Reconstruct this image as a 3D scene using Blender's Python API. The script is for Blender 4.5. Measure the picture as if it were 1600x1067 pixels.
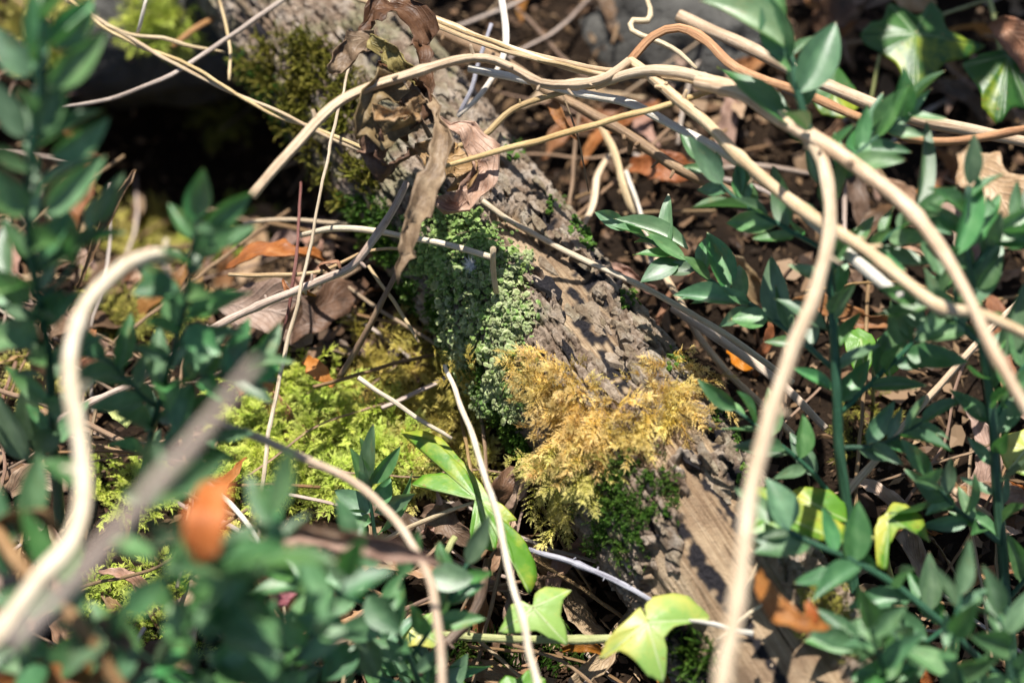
import bpy, math, random
import numpy as np
from mathutils import Vector, Matrix, Quaternion
from mathutils.bvhtree import BVHTree

random.seed(7); rng = np.random.default_rng(7)
for o in list(bpy.data.objects): bpy.data.objects.remove(o)
S = bpy.context.scene
COL = S.collection
R = math.radians
# ------------------------------------------------------------------ camera, sky, sun, exposure
PITCH = R(58); DIST = 0.90; LENS = 70.0; FPX = LENS / 36.0 * 1600
CAM = Vector((0, -DIST * math.cos(PITCH), DIST * math.sin(PITCH)))
FWD = Vector((0, math.cos(PITCH), -math.sin(PITCH))); RGT = Vector((1, 0, 0)); UPV = RGT.cross(FWD)
cd = bpy.data.cameras.new('camera'); cam = bpy.data.objects.new('camera', cd); COL.objects.link(cam)
cam.location = CAM; cam.rotation_euler = (math.pi / 2 - PITCH, 0, 0)
cd.lens = LENS; cd.sensor_width = 36; cd.clip_start = 0.02; cd.clip_end = 200
cd.dof.use_dof = True; cd.dof.focus_distance = 0.832; cd.dof.aperture_fstop = 3.9; cd.dof.aperture_blades = 9
S.camera = cam
SUN_EL, SUN_AZ = R(67), R(-9)          # azimuth clockwise from +Y
sd = bpy.data.lights.new('sun', 'SUN'); sun = bpy.data.objects.new('sun', sd); COL.objects.link(sun)
sd.energy = 5.0; sd.angle = R(0.53); sd.color = (1.0, 0.955, 0.88)
sdir = Vector((math.sin(SUN_AZ) * math.cos(SUN_EL), math.cos(SUN_AZ) * math.cos(SUN_EL), math.sin(SUN_EL)))
sun.rotation_euler = (-sdir).to_track_quat('-Z', 'Y').to_euler(); sun.location = sdir * 3
W = bpy.data.worlds.new('World'); S.world = W; W.use_nodes = True
wn = W.node_tree; bg = wn.nodes['Background']; sk = wn.nodes.new('ShaderNodeTexSky')
sk.sky_type = 'NISHITA'; sk.sun_disc = False; sk.sun_elevation = SUN_EL; sk.sun_rotation = SUN_AZ
wn.links.new(sk.outputs[0], bg.inputs[0]); bg.inputs[1].default_value = 0.065
S.view_settings.view_transform = 'Standard'; S.view_settings.look = 'None'; S.view_settings.gamma = 1
S.view_settings.exposure = 0.88
S.render.engine = 'CYCLES'
S.cycles.max_bounces = 6; S.cycles.transparent_max_bounces = 4

# ------------------------------------------------------------------ pixel helpers (1600 x 1067 photograph)
def ray(px, py): return (FWD * FPX + RGT * (px - 800) - UPV * (py - 533.5)).normalized()
def at(px, py, h=0.0):
    d = ray(px, py); return CAM + d * ((h - CAM.z) / d.z)
def mpp(p): return (p - CAM).dot(FWD) / FPX          # metres per photo pixel at point p
def project(P):                                       # numpy (n,3) -> px, py
    D = P - np.array(CAM); z = D @ np.array(FWD)
    return 800 + FPX * (D @ np.array(RGT)) / z, 533.5 - FPX * (D @ np.array(UPV)) / z

# ------------------------------------------------------------------ numpy noise
_perm = np.random.default_rng(3).permutation(512)
_grad = np.random.default_rng(4).normal(size=(512, 3)); _grad /= np.linalg.norm(_grad, axis=1)[:, None]
def pnoise(P):
    P = np.asarray(P, float); I = np.floor(P).astype(int); F = P - I; Uf = F * F * F * (F * (F * 6 - 15) + 10); out = 0
    for dx in (0, 1):
        for dy in (0, 1):
            for dz in (0, 1):
                h = _perm[(_perm[(_perm[(I[:, 0] + dx) & 511] + I[:, 1] + dy) & 511] + I[:, 2] + dz) & 511]
                g = (_grad[h] * (F - np.array([dx, dy, dz]))).sum(1)
                w = (Uf[:, 0] if dx else 1 - Uf[:, 0]) * (Uf[:, 1] if dy else 1 - Uf[:, 1]) * (Uf[:, 2] if dz else 1 - Uf[:, 2])
                out = out + g * w
    return out * 1.6
def fbm(P, o=4):
    s = 0; a = 1.0; P = np.asarray(P, float)
    for k in range(o): s = s + a * pnoise(P * 2 ** k + 17.3 * k); a *= 0.5
    return s
def voronoi(x, y, seed=1):
    i0 = np.floor(x).astype(int); j0 = np.floor(y).astype(int); f1 = np.full(x.shape, 9.); f2 = np.full(x.shape, 9.); cid = np.zeros(x.shape)
    for di in (-1, 0, 1):
        for dj in (-1, 0, 1):
            i = i0 + di; j = j0 + dj; h = _perm[(_perm[(i + seed * 31) & 511] + j) & 511]
            h2 = _perm[(h + 57) & 511]; h3 = _perm[(h2 + 101) & 511]
            d = np.hypot(i + h / 511. - x, j + h2 / 511. - y); closer = d < f1
            f2 = np.where(closer, f1, np.minimum(f2, d)); f1 = np.where(closer, d, f1); cid = np.where(closer, h3 / 511., cid)
    return f1, f2, cid
def sstep(a, b, x): t = np.clip((x - a) / (b - a), 0, 1); return t * t * (3 - 2 * t)
def inpoly(px, py, poly):
    n = len(poly); ins = np.zeros(px.shape, bool)
    for k in range(n):
        x1, y1 = poly[k]; x2, y2 = poly[(k + 1) % n]
        if y1 == y2: continue
        c = ((y1 > py) != (y2 > py)) & (px < (x2 - x1) * (py - y1) / (y2 - y1) + x1); ins ^= c
    return ins

# ------------------------------------------------------------------ materials
class NT:
    def __init__(s, name):
        s.m = bpy.data.materials.new(name); s.m.use_nodes = True; s.t = s.m.node_tree; s.t.nodes.clear()
        s.out = s.n('ShaderNodeOutputMaterial')
    def n(s, typ, ins=None, **kw):
        nd = s.t.nodes.new(typ)
        for k, v in kw.items(): setattr(nd, k, v)
        for k, v in (ins or {}).items(): s.set(nd.inputs[k], v)
        return nd
    def set(s, sock, v):
        if isinstance(v, bpy.types.NodeSocket): s.t.links.new(v, sock)
        elif isinstance(v, (tuple, list)) and len(v) == 3 and sock.type == 'RGBA': sock.default_value = (*v, 1)
        else: sock.default_value = v
    def mix(s, f, a, b, blend='MIX'):
        nd = s.n('ShaderNodeMix', data_type='RGBA', blend_type=blend); s.set(nd.inputs[0], f); s.set(nd.inputs[6], a); s.set(nd.inputs[7], b); return nd.outputs[2]
    def math(s, op, a, b=0.0, clamp=False):
        nd = s.n('ShaderNodeMath', operation=op, use_clamp=clamp); s.set(nd.inputs[0], a); s.set(nd.inputs[1], b); return nd.outputs[0]
    def noise(s, vec, scale, detail=4, rough=.6):
        return s.n('ShaderNodeTexNoise', {'Vector': vec, 'Scale': scale, 'Detail': detail, 'Roughness': rough}).outputs[0]
    def ramp(s, f, stops):
        nd = s.n('ShaderNodeValToRGB'); s.set(nd.inputs[0], f); e = nd.color_ramp.elements
        while len(e) < len(stops): e.new(.5)
        for k, (p, c) in enumerate(stops): e[k].position = p; e[k].color = (*c, 1) if len(c) == 3 else c
        return nd.outputs[0]
    def rng(s, f, a, b, c, d):
        nd = s.n('ShaderNodeMapRange'); s.set(nd.inputs[0], f)
        for k, v in zip((1, 2, 3, 4), (a, b, c, d)): nd.inputs[k].default_value = v
        return nd.outputs[0]
    def mapping(s, vec, sc): return s.n('ShaderNodeMapping', {'Vector': vec, 'Scale': sc}).outputs[0]
    def bump(s, h, st, dist): return s.n('ShaderNodeBump', {'Height': h, 'Strength': st, 'Distance': dist}).outputs[0]
    def attr(s, name): return s.n('ShaderNodeAttribute', attribute_name=name)
    def coord(s, k): return s.n('ShaderNodeTexCoord').outputs[k]
    def rand(s): return s.n('ShaderNodeObjectInfo').outputs['Random']
    def finish(s, col, rough=.6, spec=.4, bump=None, trans=0, tcol=None, coat=0):
        p = s.n('ShaderNodeBsdfPrincipled'); s.set(p.inputs['Base Color'], col); s.set(p.inputs['Roughness'], rough); p.inputs['Specular IOR Level'].default_value = spec
        p.inputs['Coat Weight'].default_value = coat; p.inputs['Coat Roughness'].default_value = .3
        if bump is not None: s.set(p.inputs['Normal'], bump)
        sh = p.outputs[0]
        if trans:
            t = s.n('ShaderNodeBsdfTranslucent'); s.set(t.inputs[0], tcol if tcol is not None else col)
            mx = s.n('ShaderNodeMixShader', {0: trans}); s.t.links.new(sh, mx.inputs[1]); s.t.links.new(t.outputs[0], mx.inputs[2]); sh = mx.outputs[0]
        s.t.links.new(sh, s.out.inputs[0]); return s.m

def hsvv(n, col, rand, dv=.25, dh=.015, ds=.15):
    h = n.n('ShaderNodeHueSaturation', {'Color': col})
    n.set(h.inputs['Value'], n.rng(rand, 0, 1, 1 - dv, 1 + dv))
    r2 = n.math('FRACT', n.math('MULTIPLY', rand, 7.31)); n.set(h.inputs['Hue'], n.rng(r2, 0, 1, .5 - dh, .5 + dh))
    r3 = n.math('FRACT', n.math('MULTIPLY', rand, 13.7)); n.set(h.inputs['Saturation'], n.rng(r3, 0, 1, 1 - ds, 1 + ds))
    return h.outputs[0]

def stem_mat(name, dark, mid, light, rough=.5, spec=.4, blotch=.35):
    n = NT(name); uv = n.coord('UV')
    st = n.noise(n.mapping(uv, (15, 40, 1)), 1, 6, .7)
    bl = n.noise(n.mapping(uv, (2, 130, 1)), 1, 4, .6)
    c = n.ramp(st, [(.3, dark), (.5, mid), (.68, light)])
    c = n.mix(n.rng(bl, .48, .7, 0, blotch), c, dark); fl = n.noise(n.mapping(uv, (5, 420, 1)), 1, 3, .6); c = n.mix(n.rng(fl, .62, .72, 0, .6), c, dark)
    pt = n.noise(n.mapping(uv, (1.5, 24, 1)), 1, 4, .6); c = n.mix(n.rng(pt, .5, .68, 0, .55), c, tuple(.55 * a_ + .45 * b_ for a_, b_ in zip(dark, mid))); c = n.mix(n.rng(pt, .46, .32, 0, .45), c, light); c = hsvv(n, c, n.rand(), .12, .008)
    return n.finish(c, rough, spec, n.bump(n.math('ADD', st, n.math('MULTIPLY', bl, .5)), .8, .001))
STEM = {
 'straw':  stem_mat('straw_bark', (.30, .19, .09), (.55, .41, .24), (.74, .62, .43)),
 'pale':   stem_mat('pale_straw', (.37, .27, .17), (.62, .52, .38), (.78, .71, .59)),
 'white':  stem_mat('bleached_straw', (.45, .38, .30), (.70, .64, .55), (.82, .79, .73)),
 'gold':   stem_mat('golden_stem', (.28, .17, .08), (.48, .335, .185), (.66, .52, .33)),
 'orange': stem_mat('orange_stem', (.20, .09, .035), (.38, .20, .085), (.54, .33, .17)),
 'pink':   stem_mat('pinkish_stem', (.32, .20, .12), (.56, .42, .29), (.74, .62, .48)),
 'brown':  stem_mat('brown_twig', (.09, .05, .025), (.25, .155, .08), (.42, .29, .17)),
 'dark':   stem_mat('dark_twig', (.035, .022, .016), (.11, .075, .055), (.24, .18, .14)),
 'grey':   stem_mat('grey_twig', (.19, .13, .10), (.41, .32, .26), (.62, .53, .46)),
 'bluegrey': stem_mat('bluish_twig', (.12, .11, .14), (.36, .35, .40), (.66, .66, .70)),
 'oldstraw': stem_mat('old_straw', (.15, .09, .045), (.30, .20, .11), (.45, .33, .20)),
 'oldpink': stem_mat('old_pinkish_straw', (.15, .09, .06), (.29, .19, .135), (.43, .32, .24)),
 'red':    stem_mat('red_runner', (.08, .02, .018), (.20, .055, .04), (.33, .13, .10)),
 'vine':   stem_mat('ivy_stem_skin', (.17, .18, .05), (.34, .36, .13), (.50, .50, .25)),
 'green':  stem_mat('broom_stem_skin', (.012, .045, .025), (.03, .10, .055), (.07, .17, .10), .45),
}

def dead_leaf_mat(name, a, b, c, trans=.2, vs=1.0):
    n = NT(name); uv = n.coord('UV'); sx = n.n('ShaderNodeSeparateXYZ', {0: uv})
    g = n.coord('Object'); t = n.math('ABSOLUTE', n.math('SUBTRACT', sx.outputs[1], .5))
    no = n.noise(g, 90, 6, .65); no2 = n.noise(g, 500, 3, .6)
    col = n.ramp(no, [(.32, a), (.52, b), (.7, c)])
    w = n.math('SINE', n.math('MULTIPLY', n.math('SUBTRACT', sx.outputs[0], n.math('MULTIPLY', t, .7)), 62))
    vein = n.math('POWER', n.math('MULTIPLY', n.math('ADD', w, 1), .5), 14)
    mid = n.rng(t, 0, .03, 1, 0); v = n.math('MAXIMUM', vein, mid)
    col = n.mix(n.math('MULTIPLY', v, .35 * vs), col, c)
    col = n.mix(n.rng(no2, .6, .75, 0, .5), col, a)
    col = hsvv(n, col, n.rand(), .25, .012)
    hgt = n.math('ADD', n.math('MULTIPLY', v, .8 * vs), n.math('MULTIPLY', no, 2.2))
    return n.finish(col, .5, .35, n.bump(hgt, .6, .0008), trans, col)
DEAD = {
 'russet': dead_leaf_mat('russet_leaf', (.13, .05, .02), (.30, .125, .045), (.42, .22, .10)),
 'orange': dead_leaf_mat('orange_leaf', (.24, .07, .015), (.46, .16, .04), (.55, .26, .10), .3),
 'tan':    dead_leaf_mat('tan_leaf', (.20, .11, .05), (.37, .235, .125), (.52, .38, .25)),
 'umber':  dead_leaf_mat('umber_leaf', (.045, .025, .013), (.125, .07, .037), (.24, .155, .095), .2, .4),
 'pinkish': dead_leaf_mat('pinkish_leaf', (.19, .10, .065), (.38, .235, .165), (.52, .37, .29)),
 'olive':  dead_leaf_mat('olive_leaf', (.13, .09, .025), (.30, .22, .07), (.48, .38, .16)),
 'wilt':   dead_leaf_mat('wilted_leaf_skin', (.10, .058, .028), (.27, .18, .095), (.47, .345, .20), .25, .25),
 'purple': dead_leaf_mat('purple_leaf', (.15, .04, .05), (.36, .13, .13), (.48, .25, .24)),
 'yellow': dead_leaf_mat('yellow_leaf', (.36, .38, .06), (.52, .55, .13), (.64, .66, .25), .35),
}

def broom_mat():
    n = NT('broom_leaf_skin'); uv = n.coord('UV'); sx = n.n('ShaderNodeSeparateXYZ', {0: uv})
    st = n.noise(n.mapping(uv, (1.2, 26, 1)), 1, 4, .6); no = n.noise(n.coord('Object'), 3.2, 4, .6)
    col = n.ramp(no, [(.3, (.044, .122, .044)), (.55, (.090, .208, .078)), (.75, (.160, .295, .130))])
    col = n.mix(n.rng(st, .5, .75, 0, .35), col, (.13, .22, .115))
    tip = n.rng(sx.outputs[0], .955, 1.0, 0, 1); col = n.mix(tip, col, (.42, .28, .12))
    rr = n.rand(); wear = n.noise(n.coord('Object'), 2.3, 5, .7); col = n.mix(n.math('MULTIPLY', n.rng(wear, .6, .72, 0, .7), n.rng(n.math('FRACT', n.math('MULTIPLY', rr, 5.7)), .55, .9, 0, 1)), col, (.26, .22, .06)); col = hsvv(n, col, rr, .35, .028, .25)
    tc = n.mix(.55, col, (.13, .40, .06))
    return n.finish(col, .43, 1.0, n.bump(st, .25, .0006), .25, tc)
BROOM = broom_mat()

def ivy_mat(name, g1, g2, yel, veinc, trans=.35):
    n = NT(name); g = n.coord('Object'); no = n.noise(g, 70, 5, .6); sp = n.noise(g, 420, 3, .6)
    y = n.attr('yellow').outputs['Fac']; v = n.attr('vein').outputs['Fac']
    col = n.ramp(no, [(.3, g1), (.7, g2)])
    yf = n.rng(n.math('ADD', y, n.math('MULTIPLY', n.math('SUBTRACT', no, .5), 2.0)), .25, .75, 0, 1)
    col = n.mix(yf, col, yel)
    vn = n.noise(g, 260, 3, .6)
    col = n.mix(n.math('MULTIPLY', v, n.rng(vn, .3, .6, .45, .9)), col, veinc)
    col = n.mix(n.rng(sp, .66, .72, 0, .7), col, (.28, .12, .03))
    return n.finish(col, .4, .45, n.bump(n.math('ADD', n.math('MULTIPLY', v, .8), n.math('MULTIPLY', no, 1.2)), .5, .0009), trans, n.mix(.4, col, yel))
IVY = {
 'dark': ivy_mat('dark_ivy', (.022, .085, .012), (.045, .15, .02), (.32, .36, .02), (.16, .26, .10), .3),
 'bright': ivy_mat('bright_ivy', (.09, .25, .02), (.16, .36, .035), (.50, .50, .06), (.46, .58, .25), .4),
 'pale': ivy_mat('pale_ivy', (.22, .38, .08), (.31, .46, .12), (.48, .47, .10), (.52, .58, .33), .3),
}

def moss_mat(name, base, mid, tip, trans=.3):
    n = NT(name); t = n.attr('tipness').outputs['Fac']; r = n.attr('tint').outputs['Fac']; no = n.noise(n.coord('Object'), 60, 3)
    c = n.ramp(t, [(0, base), (.45, mid), (1, tip)])
    h = n.n('ShaderNodeHueSaturation', {'Color': c}); n.set(h.inputs['Value'], n.rng(r, 0, 1, .65, 1.3)); n.set(h.inputs['Hue'], n.rng(no, .3, .7, .48, .52))
    no2 = n.noise(n.coord('Object'), 130, 4, .65); cc = n.mix(n.rng(no2, .52, .66, 0, .55), h.outputs[0], tuple(.45 * a + .55 * b for a, b in zip(base, (.16, .10, .035)))); cc = n.mix(n.rng(no2, .42, .30, 0, .5), cc, tuple(.6 * a + .4 * b for a, b in zip(mid, (.12, .24, .03))))
    return n.finish(cc, .6, .25, None, trans, cc)
MOSS = {
 'gold':  moss_mat('golden_moss', (.26, .17, .025), (.62, .39, .07), (.82, .64, .27)),
 'olivegold': moss_mat('olive_gold_moss', (.16, .14, .018), (.42, .33, .05), (.64, .52, .14)),
 'lime':  moss_mat('lime_moss', (.13, .20, .015), (.36, .46, .04), (.60, .64, .15)),
 'yellow': moss_mat('yellow_moss', (.18, .17, .02), (.46, .42, .07), (.68, .60, .22)),
 'green': moss_mat('green_moss', (.02, .05, .008), (.05, .12, .014), (.12, .225, .03)),
 'olive': moss_mat('olive_moss', (.05, .06, .008), (.18, .18, .025), (.40, .36, .08)),
 'scale': moss_mat('scaly_moss', (.08, .12, .035), (.25, .32, .12), (.50, .53, .31), .2),
 'scalegreen': moss_mat('green_scaly_moss', (.05, .12, .02), (.17, .29, .06), (.37, .47, .19), .25),
}

# ------------------------------------------------------------------ mesh helpers
def mesh_from(name, V, F, uv=None, attrs=None, smooth=True):
    V = np.asarray(V, np.float32); me = bpy.data.meshes.new(name)
    if isinstance(F, np.ndarray):
        k = F.shape[1]; me.vertices.add(len(V)); me.vertices.foreach_set('co', V.ravel()); me.loops.add(F.size); me.polygons.add(len(F))
        me.loops.foreach_set('vertex_index', F.ravel().astype(np.int32)); me.polygons.foreach_set('loop_start', np.arange(0, F.size, k, dtype=np.int32))
        me.polygons.foreach_set('loop_total', np.full(len(F), k, np.int32)); me.update(calc_edges=True)
    else: me.from_pydata([tuple(map(float, v)) for v in V], [], F)
    if uv is not None:
        l = me.uv_layers.new(name='UVMap'); idx = np.empty(len(me.loops), np.int32); me.loops.foreach_get('vertex_index', idx)
        l.data.foreach_set('uv', np.asarray(uv, np.float32)[idx].ravel())
    for k, a in (attrs or {}).items():
        at_ = me.attributes.new(k, 'FLOAT', 'POINT'); at_.data.foreach_set('value', np.asarray(a, np.float32))
    me.polygons.foreach_set('use_smooth', np.full(len(me.polygons), smooth)); me.validate(); me.update(); return me
def link(name, me, mat=None, parent=None, loc=(0, 0, 0)):
    o = bpy.data.objects.new(name, me); COL.objects.link(o); o.location = loc
    if mat and me and not me.materials: me.materials.append(mat)
    if parent: o.parent = parent
    return o
def tag(o, label=None, cat=None, group=None, kind=None):
    for k, v in (('label', label), ('category', cat), ('group', group), ('kind', kind)):
        if v: o[k] = v
    return o
def thing(name, loc, label, cat, group=None): return tag(link(name, None, loc=loc), label, cat, group)

def catmull(P, step):
    P = [Vector(p) for p in P]
    if len(P) == 2: P = [P[0], P[0].lerp(P[1], .5), P[1]]
    Q = [P[0] * 2 - P[1]] + P + [P[-1] * 2 - P[-2]]; out = []; tt = []
    for i in range(1, len(Q) - 2):
        n = max(2, int((Q[i + 1] - Q[i]).length / step))
        for k in range(n):
            t = k / n; a, b, c, d = Q[i - 1], Q[i], Q[i + 1], Q[i + 2]
            out.append(.5 * ((2 * b) + (c - a) * t + (2 * a - 5 * b + 4 * c - d) * t * t + (3 * b - a - 3 * c + d) * t ** 3)); tt.append(i - 1 + t)
    out.append(P[-1]); tt.append(len(P) - 1); return out, tt

def tube_mesh(pts, radii, sides=9, step=.004, wob=.12, flat=1.0, groove=.0, nodes=0, seed=0, fray=True):
    C, tt = catmull(pts, step); n = len(C); rr = np.interp(tt, np.arange(len(radii)), radii)
    arr = np.array(C); L = np.concatenate([[0], np.cumsum(np.linalg.norm(np.diff(arr, axis=0), axis=1))]); rmean = float(np.mean(rr))
    s = np.column_stack([L / (rmean * 14) + seed * 3.7, np.full(n, seed * 1.3), np.zeros(n)])
    arr = arr + np.column_stack([pnoise(s), pnoise(s + 40), pnoise(s + 80)]) * rmean * wob * 4
    rr = rr * (1 + .16 * pnoise(s * 2.3 + 11))
    if nodes:
        for k in range(nodes):
            c = L[-1] * (k + .5 + .3 * math.sin(seed + k * 2.1)) / nodes; rr = rr * (1 + .28 * np.exp(-((L - c) / (rmean * 1.1)) ** 2))
    nk = max(3, int(L[-1] / (rmean * 26))); kp = np.linspace(0, L[-1], nk + 1); kr = np.random.default_rng(seed + 5).normal(size=(nk + 1, 3)) * rmean * .55; kr[0] = kr[-1] = 0
    arr = arr + np.column_stack([np.interp(L, kp, kr[:, q]) for q in range(3)])
    V = []; U = []; up = Vector((.31, .17, .93)); prev = None
    T = np.gradient(arr, axis=0)
    for i in range(n):
        t = Vector(T[i]).normalized()
        prev = (t.orthogonal() if prev is None else prev) ; x = (prev - t * prev.dot(t)).normalized(); prev = x; y = t.cross(x)
        for j in range(sides + 1):
            a = 2 * math.pi * j / sides; g = 1 + groove * math.sin(a * 3 + L[i] * 30)
            V.append(Vector(arr[i]) + (x * math.cos(a) + y * math.sin(a) * flat) * rr[i] * g); U.append((j / sides, L[i] + seed * .37))
    F = []
    for i in range(n - 1):
        for j in range(sides):
            a = i * (sides + 1) + j; F.append((a, a + 1, a + sides + 2, a + sides + 1))
    for end, i in ((0, 0), (1, n - 1)):
        c = len(V); t = Vector(T[i]).normalized() * (1 if end else -1)
        V.append(Vector(arr[i]) + t * rr[i] * .25); U.append((.5, L[i]))
        for j in range(sides):
            a = i * (sides + 1) + j; F.append((a, a + 1, c) if end else (a + 1, a, c))
    rs = random.Random(seed * 7 + 1)
    for k in range(nodes * 2 if n > 12 else 0):                     # broken side shoots and frayed bark at the joints
        i = rs.randrange(4, n - 4); t = Vector(T[i]).normalized(); o = Quaternion(t, rs.uniform(0, 6.28)) @ t.orthogonal().normalized(); d = (o + t * rs.uniform(-.3, .9)).normalized(); c0 = Vector(arr[i]); b = len(V)
        s1 = d.orthogonal().normalized(); s2 = d.cross(s1); q0 = rr[i] * rs.uniform(.25, .5); ln = rr[i] * rs.uniform(1.4, 3.2)
        for f_, w_ in ((.3, 1.3), (.8, .9), (1.0, .75)):
            for j in range(5): a = 6.283 * j / 5; V.append(c0 + d * (ln * f_) + (s1 * math.cos(a) + s2 * math.sin(a)) * q0 * w_ + o * rs.uniform(-.1, .1) * q0); U.append((j / 5, L[i] + ln * f_))
        V.append(c0 + d * ln * 1.04); U.append((.5, L[i] + ln))
        for f_ in (0, 1):
            for j in range(5): F.append((b + f_ * 5 + j, b + f_ * 5 + (j + 1) % 5, b + f_ * 5 + 5 + (j + 1) % 5, b + f_ * 5 + 5 + j))
        for j in range(5): F.append((b + 10 + j, b + 10 + (j + 1) % 5, b + 15))
    return V, F, U
def px_path(pts): return [at(p[0], p[1], p[2]) for p in pts]
_k = [0]
def stem(name, label, cat, pts, w, tone, parent=None, group=None, sides=9, wob=.12, flat=1.0, groove=.06, nodes=0, step=.004, world=None):
    """one dry stem, twig or straw: pts = (photo px, py, height above the soil in m), w = photo-pixel widths"""
    P = world or px_path(pts); _k[0] += 1
    ws = list(w) if isinstance(w, (list, tuple)) else [w] * len(P)
    if len(ws) == 2 and len(P) > 2: ws = list(np.linspace(ws[0], ws[1], len(P)))
    rad = [wi * .5 * mpp(p) for wi, p in zip(ws, P)]
    if len(P) == 2: P = [P[0], P[0].lerp(P[1], .5), P[1]]; rad = [rad[0], (rad[0] + rad[1]) / 2, rad[1]]
    org = P[0].copy() if parent is None else parent.location
    V, F, U = tube_mesh([p - org for p in P], rad, sides, step, wob, flat, groove, nodes, _k[0])
    o = link(name, mesh_from(name, V, F, U), STEM[tone], parent, org if parent is None else (0, 0, 0))
    if parent is None: tag(o, label, cat, group)
    return o

def frame_from(b, t, roll=0.0, face=None):
    x = (t - b).normalized(); n = face or (Vector((0, 0, 1)) * .75 + (CAM - b).normalized() * .5)
    n = (n - x * n.dot(x)).normalized(); n = Quaternion(x, roll) @ n; return x, n.cross(x), n
def mat_from(b, x, y, n, sx, sy, sz):
    return Matrix(((x.x * sx, y.x * sy, n.x * sz, b.x), (x.y * sx, y.y * sy, n.y * sz, b.y), (x.z * sx, y.z * sy, n.z * sz, b.z), (0, 0, 0, 1)))

# ------------------------------------------------------------------ the ground
AX0, AX1 = at(490, 0, .028), at(1210, 1067, .022)         # the fallen log's axis
AXD = (AX1 - AX0).normalized(); LA = AX0 - AXD * .16; LB = AX1 + AXD * .14
PIT = at(285, 205, -.03)
def ground_h(x, y):
    x = np.asarray(x, float); y = np.asarray(y, float); sh = x.shape; P = np.column_stack([x.ravel(), y.ravel(), np.zeros(x.size)])
    h = .007 * fbm(P * 14, 4) + .02 * pnoise(P * 4.1 + 9)
    h = h.reshape(sh)
    near = np.exp(-((x ** 2 + y ** 2) / .5 ** 2) ** 2)
    h = h * (.35 + .65 * near)
    h = h - .12 * np.exp(-(((x - PIT.x) / .085) ** 2 + ((y - PIT.y) / .085) ** 2) ** 1.5)
    q = at(880, 900, 0); h = h - .022 * np.exp(-(((x - q.x) / .05) ** 2 + ((y - q.y) / .045) ** 2))
    return h
def gpt(px, py, lift=0.0):
    h = 0.0
    for _ in range(5): p = at(px, py, h); h = float(ground_h(np.array([p.x]), np.array([p.y]))[0])
    p.z = h + lift; return p
N = 420
lin = np.linspace(-1, 1, N); wr = np.sign(lin) * (np.abs(lin) * .42 + np.abs(lin) ** 5 * 4.2)
GX, GY = np.meshgrid(wr, wr + .02); GZ = ground_h(GX, GY)
I = np.arange(N * N).reshape(N, N)
GF = np.column_stack([I[:-1, :-1].ravel(), I[:-1, 1:].ravel(), I[1:, 1:].ravel(), I[1:, :-1].ravel()])
n = NT('humus'); g = n.coord('Object'); a = n.noise(g, 45, 6, .7); b = n.noise(g, 260, 5, .7)
c = n.ramp(a, [(.3, (.008, .005, .003)), (.55, (.024, .014, .008)), (.75, (.055, .034, .019))])
c = n.mix(n.rng(b, .58, .75, 0, .5), c, (.09, .058, .03))
HUMUS = n.finish(c, .9, .15, n.bump(n.math('ADD', a, b), .9, .006))
GV = np.column_stack([GX.ravel(), GY.ravel(), GZ.ravel()])
ground = link('ground', mesh_from('ground', GV, GF), HUMUS); tag(ground, 'dark brown humus soil under moss and leaf litter', 'ground', None, 'structure')

# ------------------------------------------------------------------ the fallen log
NU, NV = 1250, 400
ax = LB - LA; LEN = ax.length; T = np.array(AXD); sidev = AXD.cross(Vector((0, 0, 1))).normalized(); upv = sidev.cross(AXD)
SA, UA = np.array(sidev), np.array(upv)
u = np.linspace(0, LEN, NU); th = np.linspace(0, 2 * math.pi, NV, endpoint=False)
UU, TH = np.meshgrid(u, th, indexing='ij'); RAD = .0345
def log_base(UU, TH):
    cs, sn = np.cos(TH), np.sin(TH); Pn = np.column_stack([(UU * 7).ravel(), cs.ravel() * .9, sn.ravel() * .9])
    r = RAD * (1 + .10 * pnoise(Pn).reshape(UU.shape) + .05 * pnoise(Pn * 2.3 + 5).reshape(UU.shape)); r = r * (1.03 - .06 * UU / LEN)
    bow = .006 * np.sin(UU / LEN * 6.0 + .5)
    P = np.array(LA) + UU[..., None] * T + (cs * r + bow)[..., None] * SA + (sn * r)[..., None] * UA
    Nn = cs[..., None] * SA + sn[..., None] * UA
    return P, Nn, r
P0, N0, _ = log_base(UU, TH)
px, py = project(P0.reshape(-1, 3)); px = px.reshape(UU.shape); py = py.reshape(UU.shape)
C3 = np.column_stack([UU.ravel() * 60, np.cos(TH).ravel() * RAD * 60, np.sin(TH).ravel() * RAD * 60])
wq = 26 * pnoise(C3 * 1.1).reshape(UU.shape) + 12 * pnoise(C3 * 3.4).reshape(UU.shape) + 6 * pnoise(C3 * 8).reshape(UU.shape)
vis = (N0 @ np.array((CAM - (LA + LB) / 2).normalized())) > -.3
wood = np.zeros(UU.shape)
WOODS = [[(1045, 770), (1100, 720), (1160, 790), (1185, 860), (1290, 1000), (1360, 1140), (1120, 1140), (1060, 960), (1010, 930), (1010, 870), (1060, 850)],
         [(835, 400), (870, 385), (905, 420), (960, 520), (1010, 620), (985, 640), (930, 570), (875, 500)],
         [(930, 330), (960, 380), (985, 440), (960, 440), (925, 400), (905, 350)],
         [(770, 345), (800, 330), (880, 420), (860, 440), (800, 390)],
         [(985, 690), (1080, 650), (1110, 690), (1050, 740), (1000, 740)]]
for poly in WOODS: wood = np.maximum(wood, inpoly(px + wq, py + wq * .7, poly))
wood = wood * vis
for _ in range(1): wood = (wood + np.roll(wood, 1, 0) + np.roll(wood, -1, 0) + np.roll(wood, 1, 1) + np.roll(wood, -1, 1)) / 5
bark = 1 - wood
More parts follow.
